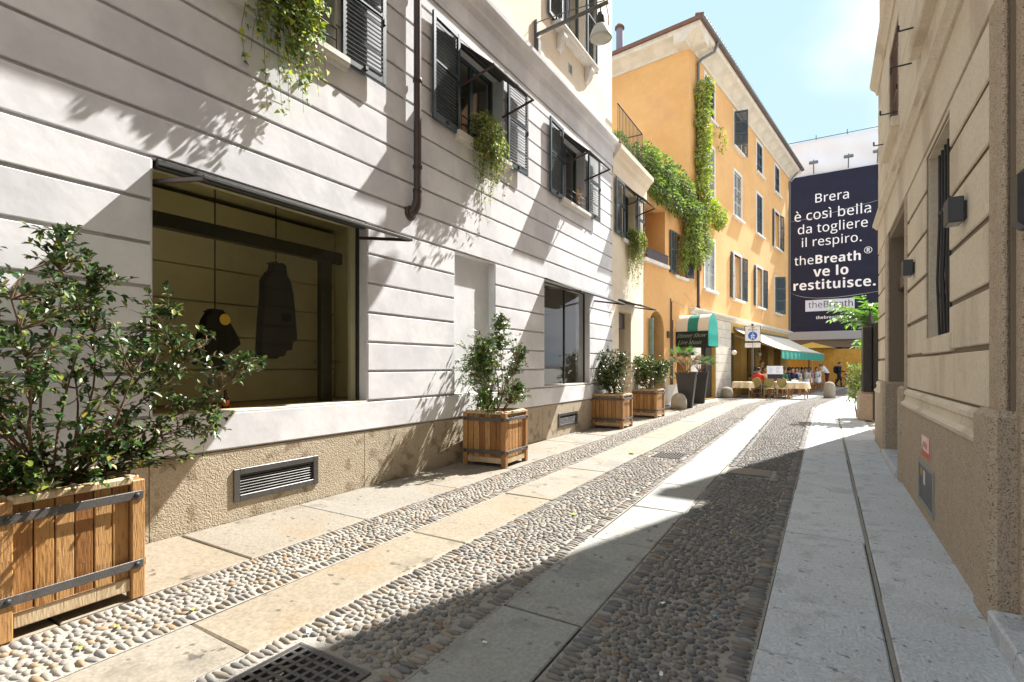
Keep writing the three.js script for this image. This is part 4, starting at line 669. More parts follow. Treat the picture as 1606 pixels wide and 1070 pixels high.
// ---------- stone building across the street ----------
const stoneB = thing('stone_building', 'beige limestone building with rough granite plinth and grilled window', 'building', [FR.o[0], 0, FR.o[1]], FR.t);
{
  const b = stoneB, r = rng(55), W = [-6.64, -5.44, 1.72, 3.55], Dr = [-10.3, -8.22, 0, 3.5], X0 = -12.25, X1 = 8, Po = [-3.88, -1.3, 0, 4.05];
  const holes = [W, Dr, Po], upW = [[-10.25, -8.95, 4.9, 6.4], [-6.9, -5.6, 4.9, 6.4], [-3.4, -2.1, 4.9, 6.4]], J = 0.022;
  mesh('wall', rectsMinus([[X0, X1, 1.0, 6.75]], [...holes, ...upW]).map((q) => bx(q[0], q[1], q[2], q[3], -0.5, -J)), M.stoneJoint, b);
  const course = (x0, x1, y0, y1, g = 0.02) => { for (const q of rectsMinus([[x0, x1, y0, y1]], [...holes, ...upW])) mesh('stone_course', bx(q[0] + 0.001, q[1] - 0.001, q[2] + (q[2] === y0 ? g : 0), q[3] - (q[3] === y1 ? g : 0), -J, rr(-0.002, 0.002, r), 0.008), M.stone, b, false, r() * 9, r() * 9); };
  const ys = [1.17, 1.57, 1.95, 2.37, 2.81, 3.21, 3.6];
  for (let i = 0; i + 1 < ys.length; i++) { course(-8.0, -4.2, ys[i], ys[i + 1]); course(X0 + 0.02, -10.75, ys[i], ys[i + 1]); course(-1.0, X1, ys[i], ys[i + 1]); }
  // pilaster strips beside the doors run through the courses
  for (const [a, c] of [[-4.18, -3.9], [-8.2, -8.02], [-10.73, -10.32], [-1.28, -1.02]]) mesh('pilaster', bx(a, c, 1.17, 3.6, -J, 0.012, 0.012), M.granite, b, false, r() * 3, r() * 3);
  for (const q of rectsMinus([[X0, X1, 3.6, 4.1]], [Po])) mesh('frieze', bx(q[0], q[1], q[2] + 0.012, q[3], -J, 0.004, 0.006), M.stone, b, false, r() * 5, 1);
  mesh('string_course', mould([[-0.5, 4.1], [0.03, 4.1], [0.05, 4.13], [0.09, 4.16], [0.09, 4.2], [0.0, 4.23], [-0.5, 4.23]], X0 - 0.05, X1), M.stone, b);
  for (let k = 0; k < 6; k++) course(X0 + 0.01, X1, 4.23 + k * 0.42, 4.23 + (k + 1) * 0.42, 0.005);
  mesh('cornice', mould([[-0.5, 6.75], [0.02, 6.75], [0.04, 6.82], [0.08, 6.86], [0.11, 6.88], [0.13, 6.93], [0.13, 6.97], [-0.05, 7.02], [-0.5, 7.02]], X0 - 0.12, X1), M.stone, b);
  mesh('upper_wall', bx(X0 + 0.005, X1, 7.02, 13.6, -0.5, -0.02), M.peach, b);
  mesh('end_wall', [bx(X0, X0 + 0.4, 0, 13.6, -8, -0.501), bx(X1 - 0.4, X1, 0, 13.6, -8, -0.501), bx(X0 + 0.41, X1 - 0.41, 0, 13.6, -8, -7.6), bx(X0 + 0.41, X1 - 0.41, 13.3, 13.6, -7.59, -0.501)], M.peach, b);
  // plinth of rough granite, with a moulded cap
  const pl = [[X0 - 0.06, -10.33], [-8.19, -6.9], [-6.9, -5.5], [-5.5, -3.9], [-1.27, 1.2], [1.2, 4], [4, X1]];
  for (const [a, c] of pl) {
    const near = a === -6.9 ? [[-6.6, -5.75, 0.11, 0.52]] : [];
    const list = rectsMinus([[a, c, -0.05, 0.97]], near);
    mesh('plinth_block', list.length > 1 ? list.map((q) => bx(q[0], q[1], q[2], q[3], -0.5, 0.05)) : bx(a, c, -0.05, 0.97, -0.5, 0.05, 0.006), M.granite, b, false, r() * 4, r() * 4);
  }
  for (const [a, c] of [[X0 - 0.06, -10.33], [-8.19, -3.9], [-1.27, X1]]) mesh('plinth_cap', mould([[-0.5, 0.97], [0.06, 0.97], [0.065, 1.0], [0.03, 1.03], [0.02, 1.09], [0.035, 1.11], [0.03, 1.14], [0.0, 1.17], [-0.5, 1.17]], a, c), M.stone, b);
  for (const [a, c] of [[-4.24, -3.84], [-8.26, -8.02], [-10.75, -10.26], [-1.33, -0.95]]) mesh('pedestal', bx(a, c, -0.05, 1.2, -0.3, 0.078, 0.035), M.granite, b, false, r() * 3, r() * 3);
  // barred window
  { const w = grp('window', b); mesh('reveal', [bx(W[0] - 0.002, W[0] + 0.02, W[2], W[3], -0.4, -0.025), bx(W[1] - 0.02, W[1] + 0.002, W[2], W[3], -0.4, -0.025), bx(W[0] + 0.02, W[1] - 0.02, W[3] - 0.02, W[3], -0.4, -0.025)], M.stone, w); mesh('window_sill', bx(W[0] - 0.08, W[1] + 0.08, W[2] - 0.15, W[2] + 0.002, -0.4, 0.018, 0.01), M.stone, w);
    room(b, W[0] - 0.1, W[1] + 0.1, W[2], W[3], -0.505, 1, M.room); mesh('casement_frame', [bx(W[0] + 0.021, W[0] + 0.08, W[2] + 0.01, W[3] - 0.03, -0.2, -0.15), bx(W[1] - 0.08, W[1] - 0.021, W[2] + 0.01, W[3] - 0.03, -0.2, -0.15)], M.dark, w); { const p = new THREE.PlaneGeometry(1.16, 1.8); p.translate(-6.04, 2.635, -0.17); mesh('pane', p, M.glass, w); }
    for (let k = 0; k < 8; k++) mesh('bar', tube([V(-6.55 + k * 0.146, 1.73, -0.1), V(-6.55 + k * 0.146 + (k % 2 ? 0.02 : -0.02), 2.3, -0.085), V(-6.55 + k * 0.146, 2.9, -0.1), V(-6.55 + k * 0.146, 3.54, -0.1)], 0.011, 0.011, 6), M.iron, w);
    for (const y of [2.15, 2.95]) mesh('bar', bx(-6.62, -5.46, y - 0.015, y + 0.015, -0.105, -0.095), M.iron, w); }
  // doorway with transom, and the portal at the near end
  { const d = grp('door', b); mesh('leaf', bx(-10.28, -8.24, 0.1, 2.65, -0.3, -0.24, 0.006), M.iron, d); mesh('transom_bar', bx(-10.29, -8.23, 2.65, 2.85, -0.3, -0.12, 0.02), M.brown, d); const p = new THREE.PlaneGeometry(2.0, 0.6); p.translate(-9.26, 3.17, -0.26); mesh('pane', p, M.glass, d); for (let k = 0; k < 9; k++) { const c = -10.1 + k * 0.21; mesh('scroll', tube([0, 1, 2, 3, 4, 5, 6, 7].map((i) => V(c + 0.08 * Math.cos(i), 3.1 + 0.22 * Math.sin(i * 0.9), -0.22)), 0.011, 0.011, 5), std({ color: lin(0.35, 0.24, 0.05), roughness: 0.5 }), d); } room(b, -10.4, -8.1, 0.05, 3.6, -0.505, 1.4, M.room); }
  for (const [a, c] of [[-10.32, -8.2], [-3.86, -1.3]]) mesh('doorstep', bx(a + 0.08, c - 0.08, -0.02, 0.12, -0.48, 0.10, 0.012), M.slabGrey[0], b);
  { const d = grp('portal', b); mesh('jamb', [bx(-3.895, -3.76, 0, 4.05, -0.3, -0.04, 0.02), bx(-3.76, -3.66, 0, 4.05, -0.5, -0.14, 0.02), bx(-1.42, -1.285, 0, 4.05, -0.3, -0.04, 0.02)], M.granite, d); mesh('leaf', bx(-3.66, -1.4, 0.12, 4.04, -0.46, -0.4, 0.01), M.brown, d); for (const y of [0.6, 1.6, 2.6, 3.4]) mesh('panel', bx(-3.5, -2.6, y, y + 0.7, -0.4, -0.38, 0.012), M.brown, d); mesh('lantern', [tube([V(-3.6, 2.35, -0.39), V(-3.6, 2.45, -0.2), V(-3.6, 2.5, -0.05)], 0.015, 0.015, 6), bx(-3.68, -3.52, 2.15, 2.45, -0.13, 0.03, 0.03)], M.iron, d); room(b, -3.9, -1.2, 0.05, 4.1, -0.505, 1, M.room); }
  // upper windows with plum louvres, iron hooks
  for (const h of upW) { const w = grp('window', b); mesh('window_sill', bx(h[0] - 0.15, h[1] + 0.15, h[2] - 0.14, h[2] - 0.001, -0.3, 0.1, 0.015), M.stone, w); room(w, h[0] - 0.1, h[1] + 0.1, h[2], h[3], -0.505, 1, M.room, 0.04); for (const x of [h[0], (h[0] + h[1]) / 2 + 0.003]) shutter(b, x, h[2], (h[1] - h[0]) / 2 - 0.006, h[3] - h[2], -0.09, M.plum, M.plum, { merge: true, mids: [0.5] });
    mesh('flower_rail', [bar([h[0] + 0.05, h[2] + 0.12, 0], [h[0] + 0.05, h[2] + 0.12, 0.2], 0.009), bar([h[1] - 0.05, h[2] + 0.12, 0], [h[1] - 0.05, h[2] + 0.12, 0.2], 0.009), bar([h[0] + 0.05, h[2] + 0.12, 0.2], [h[0] + 0.05, h[2] + 0.18, 0.2], 0.012), bar([h[1] - 0.05, h[2] + 0.12, 0.2], [h[1] - 0.05, h[2] + 0.18, 0.2], 0.012)], M.iron, w); }
  for (const [x, y] of [[-7.6, 5.0], [-12.0, 4.45]]) mesh('iron_hook', [bar([x, y, -0.02], [x, y, 0.2], 0.01), bar([x, y, 0.2], [x, y - 0.08, 0.2], 0.01)], M.iron, b);
}
for (const [s, y, l] of [[-4.87, 2.57, 'square dark grey wall lamp beside the barred window'], [-7.42, 2.57, 'square dark grey wall lamp beside the dark doorway']]) {
  const t = thing('wall_lamp', l, 'wall lamp', at(FR, s, y, 0), FR.t); mesh('housing', [bx(-0.09, 0.09, -0.09, 0.09, 0.02, 0.11, 0.006)], std({ color: lin(0.05, 0.055, 0.062), roughness: 0.55 }), t); mesh('mount', bx(-0.06, 0.06, -0.06, 0.06, 0, 0.02), M.iron, t); mesh('lens', bx(-0.07, 0.07, -0.094, -0.09, 0.035, 0.1), std({ color: lin(0.4, 0.4, 0.38), roughness: 0.4 }), t);
}
{
  const t = thing('meter_hatch', 'small grey metal meter hatch in the granite plinth', 'hatch', at(FR, -6.175, 0.315, 0.05), FR.t); mesh('frame', [bx(-0.43, -0.39, -0.21, 0.21, -0.03, 0.012, 0.003), bx(0.39, 0.43, -0.21, 0.21, -0.03, 0.012, 0.003), bx(-0.39, 0.39, 0.17, 0.21, -0.03, 0.011, 0.003), bx(-0.39, 0.39, -0.21, -0.17, -0.03, 0.011, 0.003)], std({ color: lin(0.26, 0.27, 0.24), roughness: 0.6 }), t); mesh('door', bx(-0.39, 0.39, -0.17, 0.17, -0.03, 0.003), M.steel, t); mesh('sticker', bx(-0.34, -0.24, 0.06, 0.13, 0.003, 0.005), std({ color: lin(0.55, 0.3, 0.04), roughness: 0.7 }), t); mesh('sticker', bx(-0.16, -0.06, 0.0, 0.13, 0.003, 0.005), std({ color: lin(0.6, 0.62, 0.63), roughness: 0.7 }), t);
  const tx = canvasTex(256, 200, (c, w, h) => { c.fillStyle = '#e8c8bd'; c.fillRect(0, 0, w, h); c.fillStyle = '#c4574a'; c.fillRect(0, 150, w, 50); c.fillRect(w - 40, 0, 40, h); c.fillStyle = '#a8433b'; for (let i = 0; i < 5; i++) c.fillRect(24 + i * 30, 90 - (i * 37 % 40), 18, 60); c.fillStyle = '#f3e4dc'; c.fillRect(20, 20, 120, 14); c.fillRect(20, 45, 90, 10); });
  const s = thing('notice', 'small faded red notice stuck on the granite plinth', 'sign', at(FR, -6.17, 0.69, 0.052), FR.t); const [g, m] = plate(0.5, 0.19, tx); g.translate(0, 0, 0.004); mesh('sheet', bx(-0.25, 0.25, -0.095, 0.095, 0, 0.0035), M.frameWhite, s); mesh('print', g, m, s, true);
}
// ---------- end of the street: scaffolded building with printed sheet, hoarding ----------
{
  const Z = -45.6, b = thing('scaffolded_building', 'building wrapped in white sheeting with a huge navy printed banner', 'building', [0.6, 0, Z]);
  const X0 = -3.3, X1 = 9;
  mesh('core', bx(X0, X1, 4.3, 18.6, -10, -0.3), std({ color: lin(0.35, 0.35, 0.36), roughness: 0.9 }), b);
  // sheeting ripples between the scaffold ties
  { const nx = 60, ny = 24, P = [], I = []; for (let j = 0; j <= ny; j++) for (let i = 0; i <= nx; i++) { const u = i / nx, v = j / ny, x = X0 + (X1 - X0) * u, y = 15.95 + 2.75 * v; P.push(x, y, -0.12 + 0.10 * Math.sin(x * 3.1 + v * 1.2) * Math.sin(v * 3.1) + 0.06 * Math.sin(v * 9 + x)); if (i && j) { const a = (j - 1) * (nx + 1) + i - 1; I.push(a, a + 1, a + nx + 2, a, a + nx + 2, a + nx + 1); } } const g = new THREE.BufferGeometry(); g.setAttribute('position', new THREE.BufferAttribute(new Float32Array(P), 3)); g.setIndex(I); g.computeVertexNormals(); mesh('sheeting', g, std({ color: lin(0.78, 0.79, 0.82), roughness: 0.9, side: THREE.DoubleSide }), b); }
  mesh('scaffold_rail', [bar([X0, 18.75, 0.05], [X1, 18.75, 0.05], 0.03), bar([X0, 16.0, 0.08], [X1, 16.0, 0.08], 0.03), ...[0, 1, 2, 3, 4, 5, 6].map((k) => bar([X0 + k * 2, 4.2, -0.2], [X0 + k * 2, 19.1, -0.2], 0.03))], M.steel, b);
  const W = 1024, H = 2048, bw = 7.2, bh = 11.9;
  const tx = canvasTex(W, H, (c) => {
    c.fillStyle = '#151730'; c.fillRect(0, 0, W, H);
    const r = rng(3); for (let i = 0; i < 500; i++) { c.fillStyle = `rgba(${r() < 0.5 ? '60,66,110' : '5,6,20'},0.035)`; c.fillRect(r() * W, r() * H, 40 + r() * 200, 20 + r() * 120); }
    const px = (m) => m / bw * W, py = (m) => m / bh * H;
    const put = (runs, cx, base, width) => { // runs of [text, bold]; stretched to the width they have
      c.save(); const f = (k) => (k ? 'bold ' : '') + '120px sans-serif'; let tw = 0; for (const [s, k] of runs) { c.font = f(k); tw += c.measureText(s).width; }
      const sx = px(width) / tw; c.translate(px(cx - width / 2), py(base)); c.scale(sx, sx * (H / bh) / (W / bw));
      let x = 0; for (const [s, k] of runs) { c.font = f(k); c.fillText(s, x, 0); x += c.measureText(s).width; } c.restore();
    };
    c.fillStyle = '#eef0f6'; c.textBaseline = 'alphabetic';
    const cx = 2.93;
    put([['Brera', 0]], cx + 0.1, 2.15, 2.3); put([['è così bella', 0]], cx + 0.1, 3.4, 5.0); put([['da togliere', 0]], cx + 0.1, 4.4, 4.55); put([['il respiro.', 0]], cx + 0.05, 5.42, 3.95);
    put([['the', 0], ['Breath', 1]], cx - 0.2, 6.78, 4.35); c.save(); put([['®', 0]], cx + 2.35, 6.35, 0.55); c.restore(); put([['ve lo', 1]], cx + 0.05, 7.75, 2.3); put([['restituisce.', 1]], cx + 0.18, 8.72, 5.35);
    c.fillStyle = '#ccd3e2'; c.fillRect(px(cx - 1.62), py(9.52), px(3.15), py(0.86)); c.fillStyle = '#50566e'; put([['the', 0]], cx - 0.95, 10.12, 0.95); c.fillStyle = '#232742'; put([['Breath', 0]], cx + 0.5, 10.12, 1.95); c.fillStyle = '#7d859c'; c.fillRect(px(cx + 0.5), py(10.24), px(0.9), 5);
    c.fillStyle = '#e6e9f2'; put([['thebreath.it', 1]], cx, 10.98, 1.85);
  });
  const [, m] = plate(bw, bh, tx, 0.8), g = new THREE.PlaneGeometry(bw, bh, 60, 90); { const p = g.attributes.position; for (let i = 0; i < p.count; i++) { const x = p.getX(i), y = p.getY(i), e = Math.abs(y) / (bh / 2); p.setZ(i, 0.05 + 0.035 * e * e * Math.sin(x * 4.2 + y * 0.4) + 0.02 * Math.sin(x * 1.7 - y * 0.9) + 0.012 * Math.sin(y * 3.1 + x)); } g.computeVertexNormals(); } g.translate(X0 + bw / 2 - 0.02, 4.1 + bh / 2, 0.08); const bn = mesh('banner', g, m, b, true);
  mesh('banner_back', bx(X0 - 0.02, X1, 4.1, 16.0, -0.05, 0.05), std({ color: lin(0.01, 0.011, 0.03), roughness: 0.9 }), b);
  mesh('fascia', bx(X0 - 0.3, X1, 3.45, 4.08, -2, 0.3, 0.02), std({ color: lin(0.32, 0.33, 0.36), roughness: 0.7 }), b);
  mesh('soffit', bx(X0 - 0.3, X1, 2.9, 3.44, -8, -0.4), std({ color: lin(0.26, 0.22, 0.18), roughness: 0.9 }), b); mesh('arcade_wall', bx(X0 - 3, X1, 0, 2.89, -8, -7.5), M.room, b);
  for (const x of [-2.6, 0.2, 3.2, 6]) mesh('column', lathe([[0.2, 0], [0.2, 2.9]], 14).translate(x, 0, -1.5), std({ color: lin(0.12, 0.11, 0.1), roughness: 0.8 }), b);
  for (const x of [-1.45, 0.75, 2.5]) { const t = thing('floodlight', 'small floodlight on an arm above the navy banner', 'floodlight', [0.6 + x, 16.1, Z + 0.1], 0, 'floodlights above the banner'); mesh('arm', [bar([0, 0, 0], [0, 0.55, 0.55], 0.035), bar([0, 0.8, 0.75], [0, 0.55, 0.55], 0.03)], M.steel, t); mesh('head', xf(bx(-0.3, 0.3, -0.09, 0.09, -0.2, 0.2, 0.03), 0, 0.62, 0.7, 0.5), M.zinc, t); }
  // hoarding of chipboard panels
  const h = thing('hoarding', 'ochre chipboard hoarding standing under the banner', 'hoarding', [0.6, 0, Z + 0.7]);
  const osb = [0, 1].map((k) => surf((i, x, y) => { const f = N3[((y * S * (k ? 0.6 : 1) | 0) * S) + ((x * S * (k ? 1 : 0.6)) | 0)]; return mul3(mix3([0.55, 0.31, 0.05], [0.44, 0.235, 0.035], f), 0.8 + 0.4 * N2[i]); }, 1.3, (i) => N3[i], 0.004, 0.8));
  for (let k = 0; k < 10; k++) mesh('panel', bx(X0 + 0.1 + k * 1.25, X0 + 0.1 + k * 1.25 + 1.24, 0.02, 2.72, 0, 0.03, 0.004), osb[k % 2], h, false, k * 0.7, k * 0.3); mesh('rail', [bx(X0, X1, 0.3, 0.38, -0.08, -0.001), bx(X0, X1, 2.3, 2.38, -0.08, -0.001)], M.woodPale, h);
  // half-seen yellow parasol in front of the hoarding
  const u = thing('parasol', 'yellow square parasol before the chipboard hoarding', 'parasol', [-0.9, 0, -43.9]); { const c = std({ color: lin(0.72, 0.42, 0.06), roughness: 0.8, side: THREE.DoubleSide }), G = new THREE.ConeGeometry(1.9, 0.45, 4, 1, true); G.rotateY(0.6); G.translate(0, 2.98, 0); mesh('canopy', G, c, u); mesh('pole', bar([0, 0, 0], [0, 3.1, 0], 0.025), M.woodPale, u); mesh('base', lathe([[0, 0], [0.25, 0], [0.24, 0.06], [0, 0.08]], 16), M.iron, u); }
}
// tall end wall standing back behind the stone building, and the house behind it
{
  const b = thing('peach_house', 'peach plastered house standing back beyond the stone building', 'building', [1.45, 0, -16.05]);
  mesh('end_wall', bx(0, 5, 0, 11.9, -0.35, 0), M.peach, b); mesh('coping', bx(-0.05, 5, 11.9, 12.0, -0.4, 0.05, 0.02), M.creamStone, b);
}
// ---------- cables strung across the street ----------
{
  const span = (a, c, sag, label) => { const pts = []; for (let i = 0; i <= 16; i++) { const k = i / 16; pts.push(V(a[0] + (c[0] - a[0]) * k, a[1] + (c[1] - a[1]) * k - sag * 4 * k * (1 - k), a[2] + (c[2] - a[2]) * k)); } const m = mesh('cable', tube(pts, 0.006, 0.006, 5), std({ color: lin(0.3, 0.3, 0.3), roughness: 0.7 }), null); m.userData = { label, category: 'cable' }; };
  const p = at(FO, 15.0, 11.3, 0.1), q = at(FO, 15.0, 6.5, 0.1); span(p, [0.86, 4.66, -12.2], 0.05, 'upper thin cable strung across the street before the banner'); span(q, [0.86, 2.9, -12.2], 0.25, 'lower sagging cable crossing in front of the banner');
  span(at(FO, -4.2, 4.35, 0.06), at(FO, -0.4, 2.6, 0.2), 0.02, 'pale rope hanging down over the striped canopy'); span(at(FO, -5.5, 3.9, 0.07), at(FO, -1.5, 3.95, 0.26), 0.12, 'bundle of old cables along the stone ledge over the canopy');
  const t = thing('wall_conduit', 'vertical cable conduits on the orange wall left of the canopy', 'conduit', at(FO, -5.55, 0.6, 0.03), FO.t); for (const [x, h] of [[0, 3.4], [0.1, 3.3], [0.2, 2.6]]) mesh('pipe', bar([x, 0, 0], [x + 0.02, h, 0], 0.018), M.brown, t); mesh('junction_box', bx(-0.3, -0.18, 1.9, 2.15, -0.03, 0.05, 0.01), M.steel, t);
}
// ---------- stone bollards ----------
M.bollard = surf((i) => mul3(mix3([0.30, 0.27, 0.22], [0.23, 0.21, 0.165], N1[i]), 0.8 + 0.4 * N4[i]), 0.7, (i) => N4[i], 0.004, 0.9);
function bollard(pos, prof, label, mat) { const t = thing('stone_bollard', label, 'bollard', pos); mesh('shaft', lathe(prof, 22), mat, t); mesh('foot', lathe([[0, 0], [prof[1][0] + 0.02, 0], [prof[1][0] + 0.02, 0.012], [0, 0.012]], 22), M.seam, t); return t; }
bollard([-4.25, 0, -17.75], [[0, 0], [0.26, 0], [0.26, 0.2], [0.25, 0.34], [0.2, 0.46], [0.11, 0.53], [0, 0.55]], 'squat domed stone bollard beside the tall black pots', M.bollard);
bollard(at(FO, -0.1, 0, 0.45), [[0, 0], [0.27, 0], [0.27, 0.22], [0.25, 0.36], [0.19, 0.46], [0.09, 0.51], [0, 0.52]], 'squat domed stone bollard against the pale stone pillar', M.bollard);
bollard([0.1, 0, -27.7], [[0, 0], [0.235, 0], [0.235, 0.48], [0.22, 0.6], [0.17, 0.69], [0.08, 0.74], [0, 0.75]], 'round topped granite bollard standing alone in the sunlit street', M.bollard);
// ---------- pedestrian zone sign ----------
{
  const t = thing('traffic_sign', 'white pedestrian zone sign on a dark post before the restaurant', 'road sign', [-2.95, 0, -26.3], 0.25);
  mesh('post', bar([0, 0, 0], [0, 3.42, 0], 0.055, 10), M.ironWorn, t); mesh('base', bx(-1.35, 1.6, 0.0, 0.05, -0.05, 0.05, 0.01), M.ironWorn, t);
  const tx = canvasTex(512, 560, (c, w, h) => { c.fillStyle = '#d6d3d0'; c.fillRect(0, 0, w, h); c.strokeStyle = '#4a3c38'; c.lineWidth = 16; c.strokeRect(8, 8, w - 16, h - 16); c.fillStyle = '#33302e'; c.textAlign = 'center'; c.font = 'bold 58px sans-serif'; c.fillText('AREA', w / 2, 90); c.fillText('PEDONALE', w / 2, 165); c.fillStyle = '#1c57b5'; c.beginPath(); c.arc(w / 2, 355, 150, 0, 7); c.fill(); c.fillStyle = '#cfe0fa'; c.beginPath(); c.arc(w / 2 + 2, 262, 24, 0, 7); c.fill(); c.lineCap = 'round'; c.lineWidth = 30; c.strokeStyle = '#cfe0fa'; c.beginPath(); c.moveTo(256, 305); c.lineTo(252, 385); c.lineTo(210, 455); c.moveTo(254, 385); c.lineTo(305, 455); c.moveTo(256, 310); c.lineTo(205, 370); c.moveTo(258, 310); c.lineTo(312, 362); c.stroke(); });
  const [g, m] = plate(0.68, 0.72, tx, 0.5); g.translate(0, 2.96, 0.052); mesh('panel', bx(-0.35, 0.35, 2.59, 3.33, 0.03, 0.05, 0.006), M.zinc, t); mesh('panel_face', g, m, t, true);
  const t2 = canvasTex(512, 160, (c, w, h) => { c.fillStyle = '#d8d4d0'; c.fillRect(0, 0, w, h); c.fillStyle = '#a59f99'; for (const [y, n] of [[50, 7], [102, 5]]) for (let i = 0; i < n; i++) c.fillRect(w / 2 - n * 23 + i * 46, y, 34 - (i * 13 % 12), 16); });
  const [g2, m2] = plate(0.66, 0.21, t2, 0.5); g2.translate(0, 2.42, 0.052); mesh('panel', bx(-0.34, 0.34, 2.305, 2.535, 0.03, 0.05, 0.006), M.zinc, t); mesh('panel_face', g2, m2, t, true);
}
// ---------- timber planters ----------
function planter(pos, turn, size, h, label) {
  const t = thing('timber_planter', label, 'planter', pos, turn, 'timber planters along the white building'), s = size / 2, P = 0.075, r = rng(Math.round(pos[2] * -100) + 3);
  for (const [x, z] of [[-1, -1], [1, -1], [-1, 1], [1, 1]]) mesh('post', bx(x * s, x * (s - P), 0, h - 0.02, z * s, z * (s - P), 0.006), M.wood[2], t, false, r() * 4, r() * 4);
  const n = 6, iw = size - 2 * P, pw = iw / n;
  for (let side = 0; side < 4; side++) {
    const a = side * Math.PI / 2, put = (name, g, m) => { uvm(g, r() * 4, r() * 4); g.rotateY(a); const o = new THREE.Mesh(prep(g), m); o.name = name; o.castShadow = o.receiveShadow = true; t.add(o); return o; };
    for (let k = 0; k < n; k++) put('plank', bx(-iw / 2 + k * pw + 0.003, -iw / 2 + (k + 1) * pw - 0.003, 0.12, h - 0.05, s - 0.055 + rr(-0.002, 0.002, r), s - 0.03 + rr(-0.002, 0.002, r), 0.004), M.wood[Math.floor(r() * 3)]);
    put('bottom_rail', bx(-iw / 2 + 0.001, iw / 2 - 0.001, 0.055, 0.135, s - 0.053, s - 0.012, 0.006), M.woodPale);
    put('top_rail', bx(-iw / 2 - 0.01, iw / 2 + 0.01, h - 0.045, h, s - 0.07, s - 0.004, 0.008), M.woodPale);
    for (const y of [0.19, h - 0.14]) { put('iron_band', bx(-s + 0.012, s - 0.012, y, y + 0.052, s + 0.001, s + 0.009, 0.003), M.ironWorn); for (const q of [-1, 1]) put('bolt', xf(lathe([[0, 0], [0.017, 0], [0.015, 0.01], [0, 0.014]], 10), q * (s - 0.05), y + 0.026, s + 0.009, Math.PI / 2), M.iron); }
  }
  mesh('soil', bx(-s + 0.07, s - 0.07, 0.15, h - 0.09, -s + 0.07, s - 0.07), M.soil, t);
  mesh('floor_board', bx(-s + 0.07, s - 0.07, 0.1, 0.12, -s + 0.07, s - 0.07), M.woodPale, t);
  return t;
}
const PL = [
  [[-4.02, 0, -1.22], 0.03, 0.70, 0.76, 'timber planter with the big camellia in front of the hanging jackets window'],
  [[-4.26, 0, -6.52], 0.06, 0.72, 0.80, 'timber planter standing before the blind doorway'],
  [[-4.38, 0, -11.8], 0.02, 0.76, 0.80, 'timber planter just past the narrower shop window'],
  [[-4.42, 0, -14.75], -0.02, 0.78, 0.80, 'timber planter in front of the cream house door']];
for (const p of PL) planter(...p);
// tall tapering pots
for (const [x, z, l] of [[-4.18, -18.55, 'tall black tapering pot beside the squat domed bollard'], [-4.28, -21.15, 'tall black tapering pot under the striped canopy']]) {
  const t = thing('tall_pot', l, 'plant pot', [x, 0, z], 0.1), pot = std({ color: lin(0.018, 0.018, 0.019), roughness: 0.45 });
  const g = new THREE.CylinderGeometry(0.46, 0.27, 1.2, 4, 1); g.rotateY(Math.PI / 4); g.translate(0, 0.6, 0); const gg = g.toNonIndexed(); gg.computeVertexNormals(); mesh('pot', gg, pot, t); mesh('rim', [bx(-0.34, 0.34, 1.16, 1.23, 0.30, 0.34, 0.005), bx(-0.34, 0.34, 1.16, 1.23, -0.34, -0.30, 0.005), bx(-0.34, -0.30, 1.16, 1.23, -0.3, 0.3, 0.005), bx(0.30, 0.34, 1.16, 1.23, -0.3, 0.3, 0.005)], pot, t); mesh('soil', bx(-0.3, 0.3, 1.195, 1.21, -0.3, 0.3), M.soil, t);
}
// iron gate pier beyond the stone building
{
  const t = thing('iron_gate_pier', 'black iron panelled gate pier on a stone base beyond the stone building', 'gate pier', [1.02, 0, -16.95], 0.05);
  mesh('stone_base', bx(-0.3, 0.02, 0, 0.72, -0.3, 0.3, 0.02), M.granite, t); mesh('stone_base', bx(-0.2, 0.1, 0.72, 0.76, -0.2, 0.2, 0.01), M.granite, t);
  mesh('panel', [bx(-0.2, 0.0, 0.76, 2.5, -0.2, 0.2, 0.01), bx(0.02, 0.14, 0, 2.6, -0.12, 0.32, 0.01)], M.iron, t); mesh('finial', [xf(new THREE.ConeGeometry(0.11, 0.45, 4), -0.02, 2.78, 0.05)], M.iron, t);
  for (let k = 0; k < 5; k++) mesh('bar', bar([0.25 + k * 0.13, 0, 0.1], [0.25 + k * 0.13, 2.4, 0.1], 0.012), M.iron, t);
}
